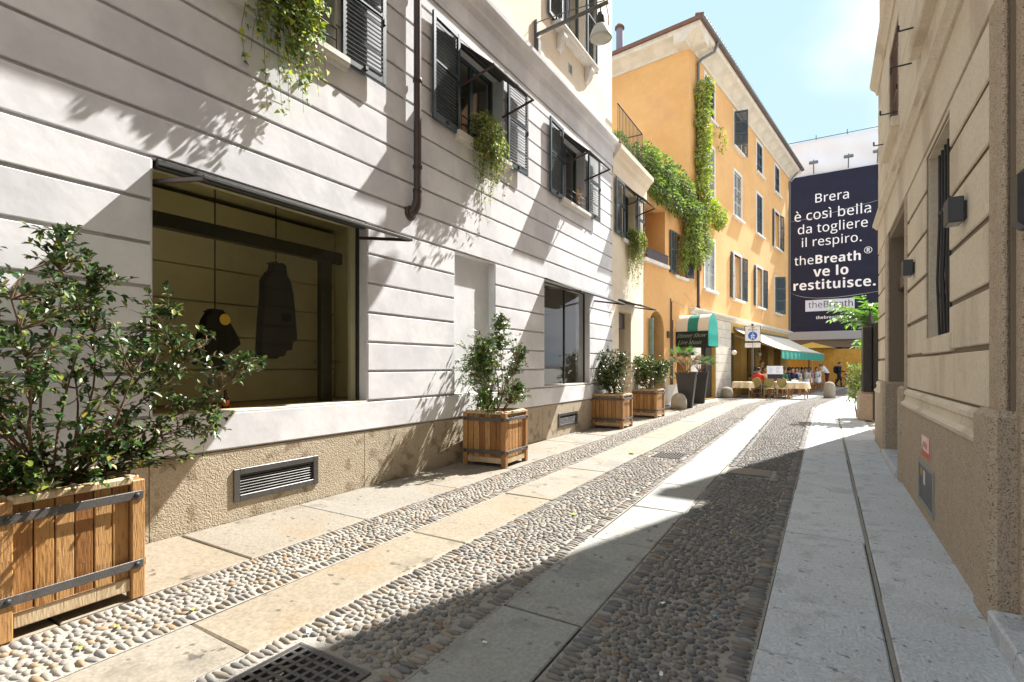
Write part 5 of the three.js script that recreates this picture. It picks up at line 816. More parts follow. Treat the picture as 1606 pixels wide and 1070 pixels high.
// ---------- foliage ----------
class Leaves {                                               // many small folded leaves in one geometry
  constructor() { this.P = []; this.N = []; this.C = []; this.I = []; }
  add(p, dir, up, L, W, col, kind = 0) {
    const d = dir.clone().normalize(), s = V(0, 0, 0).crossVectors(d, up); if (s.lengthSq() < 1e-6) s.set(1, 0, 0); s.normalize(); const n = V(0, 0, 0).crossVectors(s, d).normalize(), b = this.P.length / 3;
    const fold = 0.22 * W, droop = -0.12 * L;
    const pts = kind === 0 ? [[0, 0, 0], [0.28, 0.38, fold * 0.8], [0.62, 0.42, fold + droop * 0.3], [1, 0, droop], [0.62, -0.42, fold + droop * 0.3], [0.28, -0.38, fold * 0.8], [0.48, 0, droop * 0.25]]
      : [[0, 0, 0], [0.18, 0.5, fold], [0.5, 0.3, fold * 0.6], [1, 0, droop], [0.5, -0.3, fold * 0.6], [0.18, -0.5, fold], [0.4, 0, 0]];
    for (const [a, w, h] of pts) { this.P.push(p.x + d.x * a * L + s.x * w * W + n.x * h, p.y + d.y * a * L + s.y * w * W + n.y * h, p.z + d.z * a * L + s.z * w * W + n.z * h); const k = w * 0.9; const nx = n.x - s.x * k, ny = n.y - s.y * k, nz = n.z - s.z * k, l = Math.hypot(nx, ny, nz); this.N.push(nx / l, ny / l, nz / l); this.C.push(...col); }
    for (let i = 0; i < 6; i++) this.I.push(b + 6, b + i, b + (i + 1) % 6);
  }
  build(name, mat, parent) {
    const g = new THREE.BufferGeometry(); g.setAttribute('position', new THREE.BufferAttribute(new Float32Array(this.P), 3)); g.setAttribute('normal', new THREE.BufferAttribute(new Float32Array(this.N), 3)); g.setAttribute('color', new THREE.BufferAttribute(new Float32Array(this.C), 3)); g.setIndex(this.I); g.setAttribute('uv', new THREE.BufferAttribute(new Float32Array(this.P.length / 3 * 2), 2));
    const m = new THREE.Mesh(g, mat); m.name = name; m.castShadow = m.receiveShadow = true; parent.add(m); return m;
  }
}
const dirR = (r) => { const z = rr(-1, 1, r), a = r() * Math.PI * 2, q = Math.sqrt(1 - z * z); return V(q * Math.cos(a), z, q * Math.sin(a)); };
const curve = (a, b, lift, r, wob, n = 6) => { const o = []; const w1 = dirR(r).multiplyScalar(wob), w2 = dirR(r).multiplyScalar(wob); for (let i = 0; i <= n; i++) { const k = i / n, p = a.clone().lerp(b, k); p.y += lift * Math.sin(k * Math.PI); p.addScaledVector(w1, Math.sin(k * Math.PI)).addScaledVector(w2, Math.sin(k * Math.PI * 2) * 0.6); o.push(p); } return o; };
const camCols = [[0.04, 0.10, 0.022], [0.06, 0.145, 0.026], [0.032, 0.08, 0.024], [0.10, 0.19, 0.028], [0.17, 0.23, 0.03], [0.05, 0.125, 0.036]];
// camellia: several stems, twigs to points in a lumpy crown, leaves along the outer twigs
function camellia(pos, o, label) {
  const t = thing('camellia_bush', label, 'bush', pos, 0, 'camellias in the timber planters'), r = rng(o.seed), stems = [], twigs = [], L = new Leaves(), near = [];
  const mains = []; for (let k = 0; k < o.stems; k++) { const a = k / o.stems * Math.PI * 2 + r(), b = V(Math.cos(a) * 0.1 * r(), 0, Math.sin(a) * 0.1 * r()), e = V(o.c[0] + Math.cos(a) * o.r[0] * rr(0.3, 0.75, r), o.c[1] + o.r[1] * rr(-0.1, 0.6, r), o.c[2] + Math.sin(a) * o.r[2] * rr(0.3, 0.75, r)); const c = curve(b, e, 0.02, r, 0.09, 9); mains.push(c); stems.push(tube(c, o.sr, o.sr * 0.35, 6)); }
  for (const e of o.reach || []) { const c = curve(V(0, 0, 0), V(...e), 0.05, r, 0.08, 9); mains.push(c); stems.push(tube(c, o.sr * 0.8, o.sr * 0.25, 6)); }
  const lumps = []; for (let k = 0; k < (o.single ? 22 : 9); k++) { const d = dirR(r); lumps.push([V(o.c[0] + d.x * o.r[0] * 0.55, o.c[1] + d.y * o.r[1] * 0.6, o.c[2] + d.z * o.r[2] * 0.55), rr(0.3, 0.5, r)]); }
  for (const e of o.reach || []) lumps.push([V(...e), 0.17], [V(e[0] * 0.75, e[1] * 0.8, e[2] * 0.75), 0.22]);
  if (o.low) for (let k = 0; k < o.low; k++) { const a = k / o.low * 6.28; lumps.push([V(Math.cos(a) * 0.3, 0.1 + 0.2 * r(), Math.sin(a) * 0.34), 0.22]); }
  const all = [];
  for (let k = 0; k < o.twigs; k++) {
    const lp = lumps[Math.floor(r() * lumps.length)], e = lp[0].clone().addScaledVector(dirR(r), Math.pow(r(), 0.5) * lp[1] * o.lump); if (e.y < 0.05) e.y = 0.05 + 0.2 * r();
    let best = null, bd = 1e9; for (const c of mains) for (const p of c) { const d = p.distanceTo(e) + (p.y > e.y ? 0.25 : 0); if (d < bd) { bd = d; best = p; } }
    const c = curve(best, e, 0.03, r, 0.035, 5); twigs.push(tube(c, 0.0045 * o.k, 0.0018 * o.k, 4, false));
    const n = Math.floor(rr(6, 13, r) * o.dens);
    for (let i = 0; i < n; i++) {
      const f = Math.pow(r(), 0.6), idx = f * 5, i0 = Math.min(4, Math.floor(idx)), p = c[i0].clone().lerp(c[i0 + 1], idx - i0), ax = c[i0 + 1].clone().sub(c[i0]).normalize();
      const d = dirR(r).multiplyScalar(0.9).add(ax).add(V(0, 0.1, 0)), up = V(rr(-0.6, 0.6, r), 1, rr(-0.6, 0.6, r)), Ln = rr(0.032, 0.058, r) * o.leaf, young = f > 0.86 && r() < 0.35;
      const col = young ? [0.16 + 0.1 * r(), 0.19 + 0.06 * r(), 0.03] : camCols[Math.floor(r() * camCols.length)].map((v) => v * (o.bright ? 1.4 : 1));
      all.push([p, d, up, Ln, Ln * rr(0.48, 0.62, r), col]);
    }
  }
  mesh('stems', stems, M.bark, t); mesh('twigs', twigs, M.bark, t).userData.kind = 'stuff';
  let rest = all;
  if (o.single) {                                            // leaves that show largest are pieces of their own
    all.sort((a, b) => (b[3] * 3 + b[0].x - b[0].z * 0.3) - (a[3] * 3 + a[0].x - a[0].z * 0.3)); rest = all.slice(300);
    for (const a of all.slice(0, 300)) { const one = new Leaves(); one.add(V(0, 0, 0), a[1], a[2], a[3], a[4], a[5]); const m = one.build('leaf', M.leafGloss, t); m.position.copy(a[0]); }
  }
  for (const a of rest) L.add(...a); const f = L.build('foliage', M.leafGloss, t); f.userData.kind = 'stuff'; return t;
}
camellia([-4.02, 0.68, -1.22], { seed: 11, stems: 8, c: [0.1, 0.72, 0.05], r: [0.85, 0.78, 1.0], lump: 1.05, sr: 0.0105, k: 1.0, twigs: 1150, dens: 1.0, leaf: 1.05, low: 6, single: true, reach: [[0.25, 0.75, -1.05], [0.3, 0.35, -0.8], [0.05, 1.1, -0.65], [-0.1, 1.35, -0.25], [0.35, 0.9, -0.7], [0.4, 0.7, 0.5], [0.1, 0.95, 0.65], [-0.1, 1.25, 0.35], [0.3, 0.45, 0.7], [-0.2, 1.0, 0.6], [0.1, 1.5, 0.0]] }, 'large sprawling camellia bush in the planter by the large shop window');
camellia([-4.26, 0.72, -6.52], { seed: 12, stems: 6, c: [0, 0.75, 0.05], r: [0.6, 0.66, 0.72], lump: 0.95, sr: 0.010, k: 1, twigs: 680, dens: 1.0, leaf: 1.15, bright: 1, reach: [[0.1, 0.95, 0.5], [0.15, 0.9, -0.5], [0.1, 0.25, 0.5], [0.1, 0.35, -0.5], [0, 1.4, -0.1]] }, 'airy upright camellia bush in front of the blind doorway');
camellia([-4.38, 0.72, -11.8], { seed: 13, stems: 6, c: [0, 0.6, 0], r: [0.5, 0.58, 0.5], lump: 0.9, sr: 0.012, k: 1, twigs: 420, dens: 1.1, leaf: 1.25 }, 'dark dense camellia bush between the narrow shop window and the cream house');
camellia([-4.42, 0.72, -14.75], { seed: 14, stems: 6, c: [0.05, 0.6, -0.1], r: [0.62, 0.56, 0.7], lump: 0.95, sr: 0.012, k: 1, twigs: 620, dens: 1.1, leaf: 1.3, bright: 1, reach: [[0.35, 0.75, -0.7]] }, 'broad bright camellia bush in front of the cream house');
// trailing vines at the windows: strands that spill over the sill and hang
const vineCols = [[0.20, 0.32, 0.022], [0.28, 0.40, 0.025], [0.14, 0.25, 0.02], [0.40, 0.47, 0.03], [0.50, 0.51, 0.035], [0.10, 0.19, 0.018]];
function hangingVine(f, s, y, o, label) {
  const t = thing('hanging_vine', label, 'vine', at(f, s, y, 0), f.t), r = rng(o.seed), st = [], L = new Leaves();
  for (let k = 0; k < o.n; k++) {
    const x = rr(-o.w, o.w, r), out = rr(0.04, o.out, r), drop = o.drop * (r() < 0.12 ? rr(0.7, 1, r) : rr(0.1, 0.62, r)) * (1 - 0.35 * Math.abs(x) / o.w), h0 = rr(-0.05, o.up, r);
    const x2 = x + rr(-0.12, 0.12, r) + o.lean * drop, pts = [V(x * 0.8, h0 * 0.5, 0.02), V(x, h0, out * 0.6), V(x, h0 - 0.08, out), V((x + x2) / 2 + rr(-0.04, 0.04, r), h0 - drop * 0.5, out + rr(-0.05, 0.05, r)), V(x2, h0 - drop, Math.max(0.04, out * 0.7 + rr(-0.04, 0.04, r)))];
    const c = new THREE.CatmullRomCurve3(pts).getPoints(10); st.push(tube(c, 0.004, 0.0018, 4, false));
    const n = Math.floor((8 + drop * 26) * o.dens);
    for (let i = 0; i < n; i++) { const q = r() * 10, i0 = Math.min(9, Math.floor(q)), p = c[i0].clone().lerp(c[i0 + 1], q - i0).addScaledVector(dirR(r), 0.03); p.z = Math.max(p.z, 0.02); const Ln = rr(0.045, 0.085, r) * o.leaf * (1 - 0.35 * q / 10); L.add(p, V(rr(-1, 1, r), rr(-1.2, 0.3, r), rr(-0.2, 1, r)), V(rr(-0.5, 0.5, r), 0.5, 1), Ln, Ln * rr(0.7, 1.0, r), vineCols[Math.min(5, Math.floor(Math.pow(r(), 1.2 - 0.5 * q / 10) * 6))], 1); }
  }
  mesh('stems', st, M.bark, t); const m = L.build('foliage', M.leafSoft, t); m.userData.kind = 'stuff'; return t;
}
hangingVine(FL, 3.18, 4.95, { seed: 31, n: 170, w: 0.36, out: 0.38, up: 0.95, drop: 1.45, lean: 0.12, dens: 1.15, leaf: 1.3 }, 'leafy vine spilling from the window box above the large shop window');
hangingVine(FL, 6.78, 4.95, { seed: 32, n: 190, w: 0.32, out: 0.36, up: 0.45, drop: 1.35, lean: 0.05, dens: 1.15, leaf: 0.95 }, 'yellow green vine hanging from the mezzanine window past the downpipe');
hangingVine(FL, 14.15, 5.0, { seed: 33, n: 110, w: 0.3, out: 0.4, up: 0.25, drop: 2.0, lean: 0.02, dens: 1.1, leaf: 1.1 }, 'yellow green vine hanging from the upper window of the cream house');
// pot plants on the sills
for (const [s, l, lab] of [[10.45, 3, 'little potted plant with dry stems on the mezzanine sill under the lamp'], [6.5, 5, 'thin twiggy pot plant on the sill beside the hanging vine']]) { const t = thing('pot_plant', lab, 'pot plant', at(FL, s, 4.87, 0.02), FL.t), r = rng(l), st = [], L = new Leaves(); mesh('pot', lathe([[0, 0], [0.06, 0], [0.08, 0.14], [0.085, 0.15], [0.07, 0.15], [0, 0.13]], 14), M.iron, t); for (let k = 0; k < 9; k++) { const c = curve(V(0, 0.12, 0), V(rr(-0.2, 0.2, r), rr(0.25, 0.45, r), rr(-0.05, 0.2, r)), 0.02, r, 0.03, 5); st.push(tube(c, 0.004, 0.002, 4, false)); for (let i = 0; i < 6; i++) L.add(c[2 + Math.floor(r() * 4)], dirR(r), V(0, 1, 0), 0.05, 0.025, l === 3 ? [0.3, 0.16, 0.05] : [0.06, 0.1, 0.03]); } mesh('stems', st, M.bark, t); L.build('foliage', M.leafSoft, t).userData.kind = 'stuff'; }
// big climber over the orange house: lumps of leaves in the frame of the orange facade
{
  const t = thing('climbing_vine', 'dense climbing vine over the terrace edge and drainpipe of the orange building', 'climbing plant', at(FO, -5, 5, 0), FO.t), r = rng(44), L = new Leaves(), st = [];
  const lumps = []; const lump = (k, y, o, rk, ry, ro, n, col) => lumps.push([k + 5, y - 5, o, rk, ry, ro, n, col]);
  for (let i = 0; i < 12; i++) { const k = -8.5 + i * 0.42; lump(k + rr(-0.1, 0.1, r), 8.25 + rr(-0.2, 0.2, r) + (i < 4 ? 0.15 : 0), 0.1 + rr(-0.2, 0.2, r), 0.5, 0.62, 0.42, 420, 0); }
  for (let i = 0; i < 9; i++) { const k = -7.6 + i * 0.5; lump(k, 7.55 + rr(-0.15, 0.2, r), 0.3, 0.4, 0.4, 0.25, 230, 0); }
  for (let i = 0; i < 10; i++) lump(-4.0 + rr(-0.55, 0.45, r), 5.75 + i * 0.2, 0.3, 0.42, 0.4, 0.28, 210, 1);
  for (let i = 0; i < 4; i++) lump(-4.7 + rr(-0.1, 0.1, r), 5.3 + i * 0.3, 0.22, 0.16, 0.3, 0.16, 70, 1);
  for (let i = 0; i < 18; i++) lump(-2.75 + rr(-0.25, 0.25, r), 6.2 + i * 0.39, 0.28, 0.45 + (i < 6 ? 0.12 : 0), 0.38, 0.3, 230, i > 5 ? 2 : 1);
  for (let i = 0; i < 7; i++) lump(-1.9 + i * 0.28, 8.3 - i * 0.05 + rr(-0.25, 0.25, r), 0.3, 0.35, 0.5 - i * 0.03, 0.26, 150, 2);
  lump(-2.6, 13.15, 0.35, 0.62, 0.22, 0.3, 170, 2); lump(-0.6, 11.9, 0.3, 0.3, 0.2, 0.22, 45, 2); lump(-0.1, 11.5, 0.3, 0.2, 0.35, 0.2, 45, 2);
  const cols = [[[0.10, 0.21, 0.022], [0.16, 0.28, 0.028], [0.07, 0.15, 0.02], [0.26, 0.36, 0.03], [0.28, 0.35, 0.08]], [[0.20, 0.31, 0.022], [0.14, 0.24, 0.02], [0.30, 0.40, 0.03], [0.34, 0.40, 0.06]], [[0.26, 0.37, 0.02], [0.36, 0.45, 0.025], [0.18, 0.29, 0.02], [0.44, 0.48, 0.03]]];
  for (const [k, y, o, rk, ry, ro, n, ci] of lumps) for (let i = 0; i < n; i++) { const d = dirR(r), q = Math.pow(r(), 0.4), p = V(k + d.x * rk * q, y + d.y * ry * q, o + d.z * ro * q); if (p.z < 0.03 && y < 2.3) p.z = 0.03 + 0.1 * r(); const Ln = rr(0.09, 0.16, r), cc = cols[ci]; L.add(p, V(d.x + rr(-0.7, 0.7, r), d.y - 0.5 + rr(-0.6, 0.5, r), d.z + 0.4), V(d.x, 0.6, d.z + 0.5), Ln, Ln * 0.62, cc[Math.floor(r() * cc.length)]); }
  for (let i = 0; i < 10; i++) { const x = rr(0, 1.3, r); st.push(tube(curve(V(x, 2.6, 0.25), V(x + rr(-0.3, 0.3, r), rr(0.1, 1.2, r), 0.22), 0, r, 0.12, 8), 0.008, 0.003, 4, false)); } st.push(tube([V(2.2, 0.4, 0.2), V(2.25, 3, 0.2), V(2.2, 6, 0.2), V(2.25, 8.2, 0.25)], 0.035, 0.015, 6));
  mesh('stems', st, M.bark, t); L.build('foliage', M.leafSoft, t).userData.kind = 'stuff';
}
// greenery on the cream house terrace
{
  const t = thing('terrace_shrub', 'green shrub growing behind the balcony railing of the cream house', 'shrub', at(FL, 14.1, 7.22, -0.3), FL.t), r = rng(46), L = new Leaves(); for (let i = 0; i < 1100; i++) { const d = dirR(r), p = V(d.x * 0.62 * Math.sqrt(r()), 0.42 + d.y * 0.42, d.z * 0.25); const Ln = rr(0.06, 0.1, r); L.add(p, dirR(r), V(0, 1, 0.4), Ln, Ln * 0.5, camCols[3 + Math.floor(r() * 2)]); } L.build('foliage', M.leafSoft, t).userData.kind = 'stuff'; mesh('stems', [0, 1, 2, 3, 4].map((k) => tube(curve(V(-0.3 + k * 0.15, 0, 0), V(-0.5 + k * 0.25, 0.7, 0), 0, r, 0.05), 0.01, 0.004, 5)), M.bark, t);
}
// fan palms in the tall pots
for (const [x, z, dry, l] of [[-4.18, -18.55, 1, 'half dry fan palm in the pot beside the domed bollard'], [-4.28, -21.15, 0, 'fresh green fan palm in the pot under the canopy']]) {
  const t = thing('fan_palm', l, 'palm', [x, 1.21, z]), r = rng(50 + dry), L = new Leaves(), st = [];
  for (let k = 0; k < 15; k++) { const a = k * 2.4, e = V(Math.cos(a) * rr(0.2, 0.55, r), rr(0.25, 0.72, r), Math.sin(a) * rr(0.2, 0.55, r)), c = curve(V(0, 0, 0), e, 0.08, r, 0.02, 5); st.push(tube(c, 0.009, 0.006, 4)); const ax = e.clone().normalize(), brown = dry && r() < 0.45; for (let i = -8; i <= 8; i++) { const sd = V(-Math.sin(a), 0, Math.cos(a)), d = ax.clone().multiplyScalar(Math.cos(i * 0.16)).addScaledVector(sd, Math.sin(i * 0.16)).add(V(0, -0.15, 0)); L.add(e, d, V(0, 1, 0), rr(0.26, 0.36, r), 0.03, brown ? [0.24, 0.15, 0.06] : [[0.05, 0.16, 0.02], [0.08, 0.22, 0.025]][Math.floor(r() * 2)]); } }
  mesh('stems', st, M.bark, t); const cr = L.build('fronds', M.leafSoft, t); cr.userData.kind = 'stuff';
}
// young tree leaning out beyond the stone building, with big bright leaves
{
  const t = thing('young_tree', 'young tree with bright compound leaves leaning out past the stone building', 'tree', [1.35, 0, -17.6]), r = rng(61), L = new Leaves(), st = [tube(curve(V(0, 0, 0), V(-0.1, 2.4, 0.1), 0, r, 0.08, 8), 0.05, 0.03, 7)];
  for (let k = 0; k < 46; k++) { const hi = k < 32, e = V(hi ? rr(-1.25, 0.2, r) : rr(-0.6, 0.3, r), hi ? rr(2.65, 3.35, r) : rr(1.85, 2.5, r), rr(-0.5, 0.6, r)), c = curve(V(-0.08, hi ? 2.2 : 1.6, 0.08), e, 0.2, r, 0.06, 7); st.push(tube(c, 0.012, 0.004, 5)); for (let i = 2; i < 8; i++) for (const sd of [-1, 1]) { const ax = c[i].clone().sub(c[i - 1]).normalize(), d = V(-ax.z * sd, -0.35, ax.x * sd).addScaledVector(ax, 0.7); L.add(c[i], d, V(0, 1, 0), rr(0.18, 0.30, r), rr(0.08, 0.13, r), [[0.16, 0.38, 0.03], [0.22, 0.46, 0.035], [0.12, 0.29, 0.03]][Math.floor(r() * 3)]); } }
  mesh('trunk', st, M.bark, t); L.build('crown', M.leafSoft, t);
  const h = thing('street_shrub', 'yellow green shrub growing at the foot of the iron gate pier', 'shrub', [0.72, 0, -17.6]); const L2 = new Leaves(); for (let i = 0; i < 700; i++) { const d = dirR(r), p = V(d.x * 0.2 + rr(-0.05, 0.05, r), rr(0.45, 1.5, r), d.z * 0.22); const Ln = rr(0.07, 0.12, r); L2.add(p, dirR(r), V(0, 1, 0), Ln, Ln * 0.5, [[0.18, 0.28, 0.03], [0.12, 0.22, 0.03], [0.28, 0.32, 0.03]][Math.floor(r() * 3)]); } L2.build('foliage', M.leafSoft, h).userData.kind = 'stuff'; mesh('stems', [0, 1, 2, 3].map((k) => tube(curve(V(0, 0, 0), V(-0.15 + k * 0.1, 1.4, -0.1 + k * 0.07), 0, r, 0.05), 0.012, 0.004, 5)), M.bark, h);
}
// ---------- restaurant terrace ----------
{
  const t = thing('restaurant_awning', 'long cream restaurant awning with a green valance', 'awning', at(FO, 2.45, 3.32, 0.02), FO.t), W = 12.4, p = 2.15, dy = -1.08, cloth = std({ color: lin(0.72, 0.68, 0.58), roughness: 0.85, side: THREE.DoubleSide }), green = std({ color: lin(0.02, 0.26, 0.20), roughness: 0.8, side: THREE.DoubleSide });
  const panels = 8; for (let k = 0; k < panels; k++) { const P = [], I = [], n = 10; for (let i = 0; i <= n; i++) { const q = i / n, sag = -0.06 * Math.sin(q * Math.PI); for (let j = 0; j <= 4; j++) { const x = W * (k + j / 4) / panels; P.push(x, dy * q + sag - 0.015 * Math.sin(j / 4 * Math.PI), p * q); } if (i) for (let j = 0; j < 4; j++) { const a = (i - 1) * 5 + j; I.push(a, a + 5, a + 6, a, a + 6, a + 1); } } const g = new THREE.BufferGeometry(); g.setAttribute('position', new THREE.BufferAttribute(new Float32Array(P), 3)); g.setIndex(I); g.computeVertexNormals(); mesh('cloth_panel', g, cloth, t); }
  { const P = [], I = [], n = 100; for (let i = 0; i <= n; i++) { const x = W * i / n, wv = 0.03 * Math.sin(i * 0.8); P.push(x, dy, p + 0.01, x, dy - 0.22, p + 0.01 + wv * 0.5, x, dy - 0.43 + 0.015 * Math.sin(i * 1.26), p + wv); if (i) { const a = 3 * i - 3; I.push(a, a + 1, a + 4, a, a + 4, a + 3, a + 1, a + 2, a + 5, a + 1, a + 5, a + 4); } } const g = new THREE.BufferGeometry(); g.setAttribute('position', new THREE.BufferAttribute(new Float32Array(P), 3)); g.setIndex(I); g.computeVertexNormals(); mesh('valance', g, green, t); }
  mesh('front_bar', bar([0, dy, p], [W, dy, p], 0.03, 8), M.woodPale, t); mesh('roller', bar([0, 0.03, 0.02], [W, 0.03, 0.02], 0.06, 10), M.zinc, t);
  for (const x of [0.15, W / 2, W - 0.15]) mesh('arm', [bar([x, -0.35, 0.03], [x, dy - 0.02, p], 0.025)], M.woodPale, t);
  for (const x of [W * 0.62]) mesh('post', bar([x, -3.32, p - 0.1], [x, dy, p - 0.1], 0.035), M.brown, t);
}
const rattan = std({ color: lin(0.42, 0.27, 0.09), roughness: 0.7 }), weave = surf((i, x, y) => ((Math.floor(x * 64) + Math.floor(y * 64)) % 2 ? [0.40, 0.30, 0.10] : [0.16, 0.17, 0.06]), 0.6, null, 0, 0.8);
function bistroChair() {
  const t = thing('bistro_chair', '', 'chair', [0, 0, 0], 0, 'bistro chairs on the terrace');
  mesh('seat', [bx(-0.21, 0.21, 0.43, 0.46, -0.2, 0.21, 0.012)], weave, t);
  const ring = []; for (let i = 0; i <= 16; i++) { const a = Math.PI * i / 16; ring.push(V(-0.21 * Math.cos(a), 0.62 + 0.32 * Math.sin(a), -0.21 - 0.05 * Math.sin(a))); }
  mesh('back_frame', [tube([V(-0.2, 0.44, -0.19), ...ring, V(0.2, 0.44, -0.19)], 0.016, 0.016, 6)], rattan, t);
  { const g = new THREE.SphereGeometry(1, 16, 10); g.scale(0.185, 0.215, 0.012); mesh('backrest', xf(g, 0, 0.70, -0.232, -0.13), weave, t); }
  for (const [x, z, q] of [[-1, -1, 0.05], [1, -1, 0.05], [-1, 1, 0.02], [1, 1, 0.02]]) mesh('leg', tube([V(x * 0.19, 0.44, z * 0.18), V(x * (0.2 + q * 0.3), 0.2, z * (0.19 + q * 0.5)), V(x * (0.2 + q), 0, z * (0.19 + q))], 0.014, 0.012, 6), rattan, t);
  mesh('stretcher', [bar([-0.19, 0.2, -0.19], [0.19, 0.2, -0.19], 0.009), bar([-0.19, 0.22, 0.19], [0.19, 0.22, 0.19], 0.009)], rattan, t);
  return t;
}
function table() {
  const t = thing('dining_table', '', 'table', [0, 0, 0], 0, 'dining tables on the terrace'); mesh('tabletop', bx(-0.36, 0.36, 0.70, 0.73, -0.36, 0.36, 0.008), M.wood[1], t); for (const [x, z] of [[-1, -1], [1, -1], [-1, 1], [1, 1]]) mesh('leg', bx(x * 0.33, x * 0.29, 0, 0.7, z * 0.33, z * 0.29), M.wood[1], t); mesh('apron', [bx(-0.29, 0.29, 0.62, 0.7, 0.30, 0.32), bx(-0.29, 0.29, 0.62, 0.7, -0.32, -0.30)], M.wood[1], t); return t;
}
const clothMat = [surf((i, x, y) => mul3([0.72, 0.58, 0.38], 0.92 + 0.12 * N2[i]), 0.7, null, 0, 0.9, { side: THREE.DoubleSide }), std({ color: lin(0.78, 0.76, 0.72), roughness: 0.9, side: THREE.DoubleSide })];
function clothGeo(seed) { const r = rng(seed), P = [], I = [], n = 40, ph = r() * 6; const rings = [[0.0, 0.738], [0.3, 0.738], [0.375, 0.738], [0.39, 0.70], [0.40, 0.58], [0.41, 0.46]]; rings.forEach(([q, y], j) => { for (let i = 0; i < n; i++) { const a = i / n * Math.PI * 2, sq = 1 / Math.max(Math.abs(Math.cos(a)), Math.abs(Math.sin(a))), wv = j > 2 ? 0.02 * (j - 2) * Math.sin(a * 9 + ph) : 0, cr = sq > 1.3 && j > 3 ? -0.07 * (j - 3) : 0; P.push(Math.cos(a) * (q * sq + wv), y + cr, Math.sin(a) * (q * sq + wv)); if (j) { const A = (j - 1) * n + i, B = (j - 1) * n + (i + 1) % n; I.push(A, B + n, B, A, A + n, B + n); } } }); const g = new THREE.BufferGeometry(); g.setAttribute('position', new THREE.BufferAttribute(new Float32Array(P), 3)); g.setIndex(I); g.computeVertexNormals(); return g; }
const cloths = [clothGeo(1), clothGeo(2)];
// ---------- people: one continuous skin from tapered bones ----------
function bodyGeo(bones, balls, box, res, paint) {
  const mc = new MarchingCubes(res, new THREE.MeshStandardMaterial(), false, false, 60000); mc.isolation = 0;
  const [x0, y0, z0, sz] = box, h = sz / 2, f = mc.field;
  const pa = new THREE.Vector3();
  const dist = (x, y, z) => {
    let d = 1; for (const [a, b, ra, rb] of bones) { const bax = b[0] - a[0], bay = b[1] - a[1], baz = b[2] - a[2], px = x - a[0], py = y - a[1], pz = z - a[2]; let k = (px * bax + py * bay + pz * baz) / (bax * bax + bay * bay + baz * baz); k = k < 0 ? 0 : k > 1 ? 1 : k; const e = Math.hypot(px - bax * k, py - bay * k, pz - baz * k) - (ra + (rb - ra) * k); const s = 0.028, m = Math.max(s - Math.abs(d - e), 0) / s; d = Math.min(d, e) - m * m * s * 0.25; }
    for (const [c, r] of balls) { const e = (Math.hypot((x - c[0]) / r[0], (y - c[1]) / r[1], (z - c[2]) / r[2]) - 1) * Math.min(...r), s = 0.03, m = Math.max(s - Math.abs(d - e), 0) / s; d = Math.min(d, e) - m * m * s * 0.25; } return d;
  };
  const n = res; for (let k = 0; k < n; k++) for (let j = 0; j < n; j++) for (let i = 0; i < n; i++) { const x = x0 + ((i - n / 2) / (n / 2)) * h, y = y0 + ((j - n / 2) / (n / 2)) * h, z = z0 + ((k - n / 2) / (n / 2)) * h; f[i + j * n + k * n * n] = -dist(x, y, z); }
  mc.update(); const c = mc.count, P = new Float32Array(c * 3), Nn = new Float32Array(c * 3), C = new Float32Array(c * 3);
  for (let i = 0; i < c; i++) { const x = x0 + mc.positionArray[i * 3] * h, y = y0 + mc.positionArray[i * 3 + 1] * h, z = z0 + mc.positionArray[i * 3 + 2] * h; P.set([x, y, z], i * 3); const e = 0.006, gx = dist(x + e, y, z) - dist(x - e, y, z), gy = dist(x, y + e, z) - dist(x, y - e, z), gz = dist(x, y, z + e) - dist(x, y, z - e), l = Math.hypot(gx, gy, gz) || 1; Nn.set([gx / l, gy / l, gz / l], i * 3); }
  const g = new THREE.BufferGeometry(); g.setAttribute('position', new THREE.BufferAttribute(P, 3)); g.setAttribute('normal', new THREE.BufferAttribute(Nn, 3)); g.setAttribute('color', new THREE.BufferAttribute(C, 3)); return prep(g);
}
// a hand: palm, four fingers of different length, a thumb from the side
function handGeo(at_, dir, side) {
  const d = V(...dir).normalize(), s = V(...side).normalize(), n = V(0, 0, 0).crossVectors(d, s), o = V(...at_), P = (a, b, c) => o.clone().addScaledVector(d, a).addScaledVector(s, b).addScaledVector(n, c), L = [tube([P(-0.03, 0, 0), P(0.02, 0, 0), P(0.08, 0, 0)], 0.028, 0.036, 7)];
  [0.07, 0.08, 0.074, 0.058].forEach((l, i) => { const b = -0.027 + i * 0.018; L.push(tube([P(0.07, b, 0), P(0.07 + l * 0.5, b * 1.1, -0.006), P(0.07 + l * 0.85, b * 1.1, -0.03)], 0.0095, 0.0075, 5)); }); L.push(tube([P(0.015, -0.03, 0), P(0.045, -0.055, -0.01), P(0.075, -0.06, -0.025)], 0.012, 0.008, 5)); return mg(L);
}
const SK = [0.42, 0.24, 0.16];
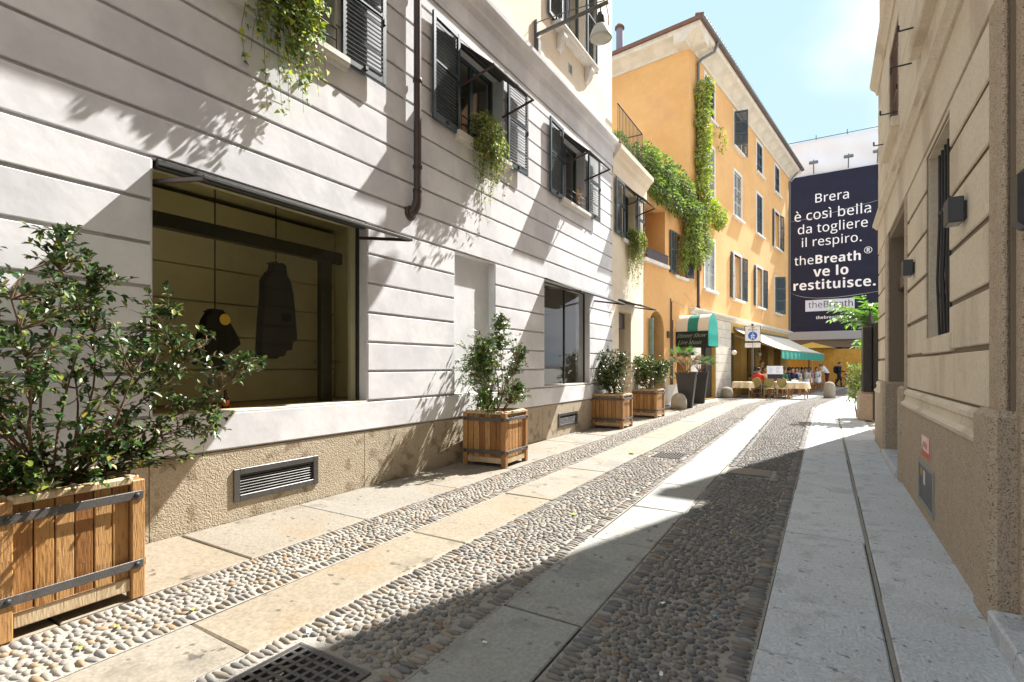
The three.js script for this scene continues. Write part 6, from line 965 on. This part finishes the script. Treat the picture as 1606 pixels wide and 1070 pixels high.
function person(def, label, pos, turn, look, group) {
  const t = thing('person', label, 'person', pos, turn, group), src = def.geo, g = src.clone(), p = g.attributes.position, C = new Float32Array(p.count * 3);
  for (let i = 0; i < p.count; i++) C.set(def.paint(p.getX(i), p.getY(i), p.getZ(i), look), i * 3); g.setAttribute('color', new THREE.BufferAttribute(C, 3)); g.setAttribute('uv', new THREE.BufferAttribute(new Float32Array(p.count * 2), 2));
  const hands = mg(def.hands.map((h) => handGeo(...h))); const hc = new Float32Array(hands.attributes.position.count * 3); for (let i = 0; i < hc.length; i += 3) hc.set(look.skin || SK, i); hands.setAttribute('color', new THREE.BufferAttribute(hc, 3)); hands.setAttribute('uv', new THREE.BufferAttribute(new Float32Array(hc.length / 3 * 2), 2));
  const m = new THREE.Mesh(mg([g, hands]), std({ vertexColors: true, roughness: 0.85 })); m.name = 'body'; m.castShadow = m.receiveShadow = true; t.add(m);
  // hair cap and facial features
  const [hx, hy, hz] = def.head; const cap = new THREE.SphereGeometry(1, 16, 12, 0, Math.PI * 2, 0, look.long ? Math.PI * 0.75 : Math.PI * 0.52); cap.scale(0.088, look.bald ? 0.09 : 0.125, 0.105); const hr = xf(cap, 0, 0.018, -0.012, -0.38 + (def.nod || 0), 0, 0).translate(hx, hy, hz); mesh('hair', hr, std({ color: lin(...(look.hair || [0.03, 0.02, 0.014])), roughness: 0.7, side: THREE.DoubleSide }), t);
  mesh('face', [new THREE.SphereGeometry(0.009, 8, 6).translate(hx - 0.03, hy + 0.012, hz + 0.088), new THREE.SphereGeometry(0.009, 8, 6).translate(hx + 0.03, hy + 0.012, hz + 0.088), bx(hx - 0.022, hx + 0.022, hy - 0.056, hy - 0.048, hz + 0.082, hz + 0.094)], std({ color: lin(0.05, 0.02, 0.018), roughness: 0.6 }), t);
  return t;
}
const headBalls = (x, y, z) => [[[x, y, z], [0.078, 0.115, 0.095]], [[x, y - 0.01, z + 0.094], [0.016, 0.024, 0.02]], [[x - 0.078, y, z], [0.014, 0.03, 0.02]], [[x + 0.078, y, z], [0.014, 0.03, 0.02]], [[x, y - 0.07, z + 0.03], [0.05, 0.05, 0.06]]];
// seated, forearms towards a table; faces +z, feet on the ground
const seated = { head: [0, 1.27, 0.06], hands: [[[-0.17, 0.79, 0.42], [0.25, -0.05, 1], [-1, 0, 0.2]], [[0.17, 0.79, 0.42], [-0.25, -0.05, 1], [1, 0, 0.2]]] };
seated.geo = bodyGeo([[[0, 0.52, -0.02], [0, 0.72, 0], 0.15, 0.135], [[0, 0.72, 0], [0, 0.98, 0.01], 0.14, 0.155], [[-0.13, 1.01, 0], [0.13, 1.01, 0], 0.075, 0.075], [[0, 1.0, 0], [0, 1.2, 0.04], 0.06, 0.055], [[-0.1, 0.52, 0], [-0.12, 0.51, 0.42], 0.092, 0.065], [[0.1, 0.52, 0], [0.12, 0.51, 0.42], 0.092, 0.065], [[-0.12, 0.5, 0.42], [-0.13, 0.1, 0.4], 0.06, 0.042], [[0.12, 0.5, 0.42], [0.13, 0.1, 0.4], 0.06, 0.042], [[-0.13, 0.05, 0.38], [-0.14, 0.045, 0.54], 0.045, 0.036], [[0.13, 0.05, 0.38], [0.14, 0.045, 0.54], 0.045, 0.036], [[-0.2, 1.0, 0], [-0.25, 0.76, 0.08], 0.058, 0.046], [[0.2, 1.0, 0], [0.25, 0.76, 0.08], 0.058, 0.046], [[-0.25, 0.76, 0.08], [-0.18, 0.79, 0.4], 0.044, 0.029], [[0.25, 0.76, 0.08], [0.18, 0.79, 0.4], 0.044, 0.029]], headBalls(0, 1.27, 0.06), [0, 0.7, 0.16, 1.5], 66);
seated.paint = (x, y, z, k) => (y > 1.1 ? k.skin || SK : y > 0.62 && !(z > 0.2 && y < 0.85 && k.short) ? (z > 0.36 ? k.skin || SK : k.top) : y < 0.09 ? [0.03, 0.025, 0.02] : k.leg);
// waiter bending over a table
const bent = { head: [0, 1.5, 0.42], nod: 0.4, hands: [[[-0.15, 1.0, 0.56], [0.1, -0.2, 1], [-1, 0, 0]], [[0.15, 1.0, 0.56], [-0.1, -0.2, 1], [1, 0, 0]]] };
bent.geo = bodyGeo([[[0, 0.92, 0], [0, 1.1, 0.08], 0.15, 0.14], [[0, 1.1, 0.08], [0, 1.32, 0.24], 0.14, 0.15], [[-0.14, 1.34, 0.26], [0.14, 1.34, 0.26], 0.075, 0.075], [[0, 1.33, 0.25], [0, 1.45, 0.38], 0.06, 0.055], [[-0.1, 0.9, 0], [-0.12, 0.5, 0.02], 0.1, 0.072], [[0.1, 0.9, 0], [0.12, 0.5, 0.02], 0.1, 0.072], [[-0.12, 0.5, 0.02], [-0.12, 0.1, -0.04], 0.068, 0.046], [[0.12, 0.5, 0.02], [0.12, 0.1, -0.04], 0.068, 0.046], [[-0.12, 0.05, -0.05], [-0.13, 0.045, 0.12], 0.046, 0.038], [[0.12, 0.05, -0.05], [0.13, 0.045, 0.12], 0.046, 0.038], [[-0.21, 1.32, 0.26], [-0.24, 1.1, 0.34], 0.06, 0.048], [[0.21, 1.32, 0.26], [0.24, 1.1, 0.34], 0.06, 0.048], [[-0.24, 1.1, 0.34], [-0.16, 1.0, 0.54], 0.046, 0.03], [[0.24, 1.1, 0.34], [0.16, 1.0, 0.54], 0.046, 0.03]], headBalls(0, 1.5, 0.42), [0, 0.84, 0.2, 1.8], 72);
bent.paint = (x, y, z, k) => (y > 1.4 && z > 0.3 ? k.skin || SK : y > 0.97 ? (z > 0.5 ? k.skin || SK : k.top) : y < 0.09 ? [0.02, 0.02, 0.02] : k.leg);
// walking upright, arms forward on handlebars
const walk = { head: [0, 1.62, 0.06], hands: [[[-0.2, 1.02, 0.42], [0.1, -0.1, 1], [-1, 0, 0]], [[0.2, 1.02, 0.42], [-0.1, -0.1, 1], [1, 0, 0]]] };
walk.geo = bodyGeo([[[0, 0.94, 0], [0, 1.12, 0], 0.15, 0.14], [[0, 1.12, 0], [0, 1.36, 0.01], 0.145, 0.16], [[-0.15, 1.4, 0], [0.15, 1.4, 0], 0.078, 0.078], [[0, 1.4, 0], [0, 1.56, 0.03], 0.062, 0.056], [[-0.1, 0.92, 0], [-0.11, 0.5, 0.14], 0.1, 0.072], [[0.1, 0.92, 0], [0.11, 0.5, -0.06], 0.1, 0.072], [[-0.11, 0.5, 0.14], [-0.11, 0.1, 0.16], 0.068, 0.046], [[0.11, 0.5, -0.06], [0.11, 0.12, -0.24], 0.068, 0.046], [[-0.11, 0.05, 0.15], [-0.12, 0.045, 0.32], 0.046, 0.038], [[0.11, 0.06, -0.26], [0.11, 0.045, -0.1], 0.046, 0.038], [[-0.22, 1.39, 0], [-0.26, 1.13, 0.06], 0.062, 0.05], [[0.22, 1.39, 0], [0.26, 1.13, 0.06], 0.062, 0.05], [[-0.26, 1.13, 0.06], [-0.21, 1.03, 0.4], 0.046, 0.03], [[0.26, 1.13, 0.06], [0.21, 1.03, 0.4], 0.046, 0.03]], headBalls(0, 1.62, 0.06), [0, 0.9, 0.06, 1.9], 72);
walk.paint = (x, y, z, k) => (y > 1.47 ? k.skin || SK : y > 0.94 ? (z > 0.38 ? k.skin || SK : k.top) : y < 0.09 ? [0.02, 0.02, 0.02] : k.leg);
// ---------- the terrace: tables in a row under the awning ----------
{
  const D = [Math.cos(FO.t), -Math.sin(FO.t)], P = (k, o, y = 0) => at(FO, k, y, o), a0 = FO.t, chair0 = bistroChair(), table0 = table(); let ci = 0, ti = 0;
  const chair = (k, o, turn, label) => { const p = P(k, o); if (!ci++) { chair0.position.set(...p); chair0.rotation.y = turn; chair0.userData.label = label; return chair0; } return dup(chair0, p, turn, label); };
  const tab = (k, o, label, cl, clabel) => { const p = P(k, o); let t; if (!ti++) { t = table0; t.position.set(...p); t.rotation.y = a0; t.userData.label = label; } else t = dup(table0, p, a0, label); if (cl >= 0) { const c = mesh('tablecloth', cloths[ti % 2].clone(), clothMat[cl], null); c.position.set(...p); c.position.y += 0.002; c.rotation.y = a0; c.userData = { label: clabel, category: 'tablecloth', group: 'tablecloths on the terrace' }; } return t; };
  const toCam = a0 - Math.PI / 2 + Math.PI;   // facing down the street away from the camera
  const F = (x) => a0 + x;                    // 0 faces out to the street, PI/2 faces on down the street
  tab(0.75, 0.95, 'small table beside the pale stone pillar and squat bollard', 0, 'peach tablecloth on the table beside the stone pillar');
  chair(1.15, 1.45, F(Math.PI / 2), 'rattan bistro chair of the diner in red'); person(seated, 'seated diner in a bright red top facing along the terrace', P(1.25, 1.45), F(Math.PI / 2), { top: [0.62, 0.03, 0.02], leg: [0.08, 0.08, 0.1], hair: [0.02, 0.014, 0.01] });
  person(seated, 'bald seated diner in a cream shirt beside the sign post', P(2.2, 1.55), F(-Math.PI / 2 + 0.5), { top: [0.62, 0.55, 0.36], leg: [0.4, 0.33, 0.22], bald: true, hair: [0.3, 0.2, 0.14] }); chair(2.3, 1.55, F(-Math.PI / 2 + 0.5), 'rattan bistro chair of the diner in the cream shirt');
  chair(0.95, 1.98, F(Math.PI / 2), 'empty rattan bistro chair between the sign post and the menu stand'); chair(0.95, 2.5, F(Math.PI / 2), 'empty rattan bistro chair behind the menu stand');
  tab(1.85, 2.2, 'dining table in front of the two empty bistro chairs', 1, 'white tablecloth on the table before the two empty chairs');
  tab(1.45, 3.05, 'dining table with peach cloth at the street corner of the terrace', 0, 'peach tablecloth hanging at the street corner of the terrace');
  const tops = [[0.62, 0.5, 0.4], [0.03, 0.16, 0.08], [0.03, 0.03, 0.04], [0.02, 0.03, 0.07], [0.03, 0.05, 0.12], [0.5, 0.5, 0.52], [0.1, 0.1, 0.14], [0.55, 0.5, 0.4], [0.05, 0.04, 0.05], [0.25, 0.3, 0.42], [0.4, 0.1, 0.1], [0.6, 0.6, 0.6]], nm = ['pale pink shirt', 'dark green shirt', 'black top', 'navy blue shirt', 'dark blue jacket', 'light grey striped shirt', 'charcoal top', 'beige blouse', 'black jacket', 'blue grey shirt', 'dull red top', 'white blouse'];
  const wh = ['at the first table behind the menu stand', 'at the second table under the awning', 'at the third table under the awning', 'at the fourth table under the awning', 'at the fifth table under the awning', 'at the last table under the awning'];
  const wood = (k, o, turn, label) => { const t = thing('wooden_chair', label, 'chair', P(k, o), turn, 'wooden chairs on the terrace'); mesh('seat', bx(-0.21, 0.21, 0.43, 0.46, -0.2, 0.21, 0.01), M.wood[1], t); mesh('backrest', bx(-0.2, 0.2, 0.46, 0.92, -0.22, -0.195, 0.01), M.wood[1], t); for (const [x, z] of [[-1, -1], [1, -1], [-1, 1], [1, 1]]) mesh('leg', bx(x * 0.2, x * 0.165, 0, 0.43, z * 0.2, z * 0.165), M.wood[1], t); };
  for (let i = 0; i < 6; i++) {
    const k = 3.5 + i * 1.8, o = 1.75 + (i % 2) * 0.15; tab(k, o, 'dining table ' + wh[i].replace('at the', 'the').replace(' table', ' one') + ' of the row', 1, 'white tablecloth ' + wh[i].replace('at the', 'on the'));
    for (const s of [0, 1]) { const j = i * 2 + s; const kk = k + (s ? 0.62 : -0.62), tr = F(s ? -Math.PI / 2 : Math.PI / 2); wood(kk, o + (s ? 0.1 : -0.05), tr, 'wooden chair under the diner in the ' + nm[j]); person(seated, 'seated diner in a ' + nm[j] + ' ' + wh[i], P(kk, o + (s ? 0.1 : -0.05)), tr, { top: tops[j], leg: [0.07, 0.07, 0.09], long: j % 3 === 1, hair: j % 4 === 2 ? [0.12, 0.07, 0.03] : [0.02, 0.015, 0.012] }); }
    if (i < 5) { const p = P(k + 0.9, o + 0.72); wood(k + 0.5, o + 0.72, F(Math.PI), 'empty wooden chair on the street side ' + wh[i]); const b = thing('bottle', 'slim bottle standing on the table ' + wh[i].replace('at the ', '').replace(' table', ''), 'bottle', P(k, o, 0.741)); mesh('glass_body', lathe([[0, 0], [0.035, 0], [0.035, 0.17], [0.014, 0.23], [0.014, 0.29], [0, 0.29]], 12), std({ color: lin(0.12, 0.16, 0.1), roughness: 0.15 }), b); }
  }
  const t2 = [[0.02, 0.02, 0.025], [0.5, 0.45, 0.38], [0.06, 0.05, 0.09], [0.3, 0.06, 0.05], [0.04, 0.06, 0.05], [0.45, 0.47, 0.5], [0.05, 0.04, 0.035], [0.2, 0.22, 0.3]], n2 = ['black shirt', 'sand coloured top', 'dark violet top', 'brick red shirt', 'bottle green jumper', 'pale grey shirt', 'dark brown jacket', 'slate blue shirt'];
  for (let i = 0; i < 8; i++) { const k = 3.0 + i * 1.35, o = 0.85 + (i % 3) * 0.12, tr = F(i % 2 ? -1.2 : 1.3); wood(k, o, tr, 'wooden chair by the wall under the diner in the ' + n2[i]); person(seated, 'seated diner in a ' + n2[i] + ' in the row by the restaurant wall', P(k, o), tr, { top: t2[i], leg: [0.06, 0.06, 0.08], long: i % 3 === 0, hair: i % 3 === 1 ? [0.1, 0.06, 0.03] : [0.02, 0.015, 0.012] }); if (i % 2 === 0) tab(k + 0.68, o, 'dining table by the restaurant wall beside the diner in the ' + n2[i], 1, 'white tablecloth by the wall beside the diner in the ' + n2[i]); }
  person(walk, 'standing waitress in a yellow green top at the restaurant door', P(4.6, 0.75), F(0.3), { top: [0.36, 0.32, 0.08], leg: [0.05, 0.05, 0.05], hair: [0.2, 0.09, 0.04] });
  const wp = [0.02, 0, -42.4]; person(bent, 'waiter in white shirt and burgundy apron bending over a table', wp, -1.35, { top: [0.72, 0.74, 0.78], leg: [0.10, 0.014, 0.02], bald: true, hair: [0.05, 0.03, 0.02], skin: [0.3, 0.17, 0.11] });
  person(walk, 'man in a dark suit pushing a bicycle past the hoarding', [0.72, 0, -43.2], 1.45, { top: [0.012, 0.012, 0.016], leg: [0.012, 0.012, 0.016], hair: [0.03, 0.02, 0.015] });
  { const b = thing('backpack', 'black backpack on the man with the bicycle', 'backpack', [0.52, 1.05, -43.2], 1.45); const g = new THREE.SphereGeometry(1, 14, 10); g.scale(0.2, 0.27, 0.14); mesh('bag', g.translate(0, 0.15, 0), M.fabric, b); mesh('strap', [tube([V(-0.1, 0.35, 0.05), V(-0.12, 0.42, 0.2), V(-0.13, 0.2, 0.32)], 0.018, 0.018, 5), tube([V(0.1, 0.35, 0.05), V(0.12, 0.42, 0.2), V(0.13, 0.2, 0.32)], 0.018, 0.018, 5)], M.fabric, b); }
  { const t = thing('bicycle', 'bicycle with a front basket pushed along the hoarding', 'bicycle', [1.35, 0, -42.95], -0.12), fr = std({ color: lin(0.3, 0.26, 0.2), roughness: 0.4 }); for (const x of [-0.52, 0.52]) { const w = grp('wheel', t); mesh('tyre', new THREE.TorusGeometry(0.33, 0.018, 8, 30).translate(x, 0.35, 0), M.dark, w); mesh('rim', new THREE.TorusGeometry(0.305, 0.01, 6, 30).translate(x, 0.35, 0), M.steel, w); mesh('spokes', [...Array(12).keys()].map((i) => bar([x, 0.35, 0], [x + 0.3 * Math.cos(i * 0.5236), 0.35 + 0.3 * Math.sin(i * 0.5236), 0], 0.003, 4)), M.steel, w); }
    mesh('frame', [bar([-0.52, 0.35, 0], [-0.05, 0.3, 0], 0.016), bar([-0.05, 0.3, 0], [-0.2, 0.82, 0], 0.016), bar([-0.2, 0.8, 0], [0.38, 0.82, 0], 0.016), bar([-0.05, 0.3, 0], [0.38, 0.76, 0], 0.016), bar([-0.52, 0.35, 0], [-0.18, 0.74, 0], 0.012), bar([0.36, 0.92, 0], [0.52, 0.35, 0], 0.016)], fr, t); mesh('saddle', xf(new THREE.SphereGeometry(1, 12, 8).scale(0.13, 0.035, 0.075), -0.22, 0.88, 0), M.dark, t); mesh('handlebar', tube([V(0.2, 1.0, -0.26), V(0.33, 1.02, -0.18), V(0.37, 0.96, 0), V(0.33, 1.02, 0.18), V(0.2, 1.0, 0.26)], 0.013, 0.013, 6), M.steel, t); mesh('basket', [bx(0.45, 0.78, 0.72, 0.75, -0.16, 0.16), bx(0.45, 0.46, 0.75, 0.97, -0.16, 0.16), bx(0.77, 0.78, 0.75, 0.97, -0.16, 0.16), bx(0.46, 0.77, 0.75, 0.97, 0.15, 0.16), bx(0.46, 0.77, 0.75, 0.97, -0.16, -0.15)], rattan, t); mesh('pedals', [bar([-0.05, 0.3, -0.1], [-0.05, 0.3, 0.1], 0.012), bar([-0.05, 0.3, 0.08], [0.1, 0.22, 0.08], 0.01)], M.steel, t); }
  // menu on a folding stand
  { const t = thing('menu_stand', 'menu board on a folding tripod stand in front of the bistro chairs', 'menu stand', P(0.55, 2.3), 0.2); mesh('post', bar([0, 0.35, 0], [0, 1.1, 0], 0.014), M.iron, t); for (const a of [0.4, 2.5, 4.6]) mesh('foot', bar([0, 0.36, 0], [0.38 * Math.cos(a), 0.012, 0.38 * Math.sin(a)], 0.012), M.steel, t); const tx = canvasTex(256, 160, (c, w, h) => { c.fillStyle = '#dfe2ea'; c.fillRect(0, 0, w, h); c.fillStyle = '#9aa5c4'; const r = rng(8); for (let y = 20; y < 140; y += 14) { c.fillRect(20, y, 40 + 50 * r(), 5); c.fillRect(145, y, 40 + 50 * r(), 5); } }); const [g, m] = plate(0.62, 0.36, tx); g.rotateX(-0.35); g.translate(0, 1.28, 0.012); mesh('board', xf(bx(-0.32, 0.32, -0.19, 0.19, -0.012, 0.004, 0.003), 0, 1.28, 0, -0.35), M.frameWhite, t); mesh('print', g, m, t, true); mesh('shelf', xf(bx(-0.3, 0.3, -0.1, 0.1, -0.01, 0.01), 0, 1.0, 0.0, -0.3), std({ color: lin(0.01, 0.01, 0.03), roughness: 0.6 }), t); }
}
renderer.render(scene, camera);
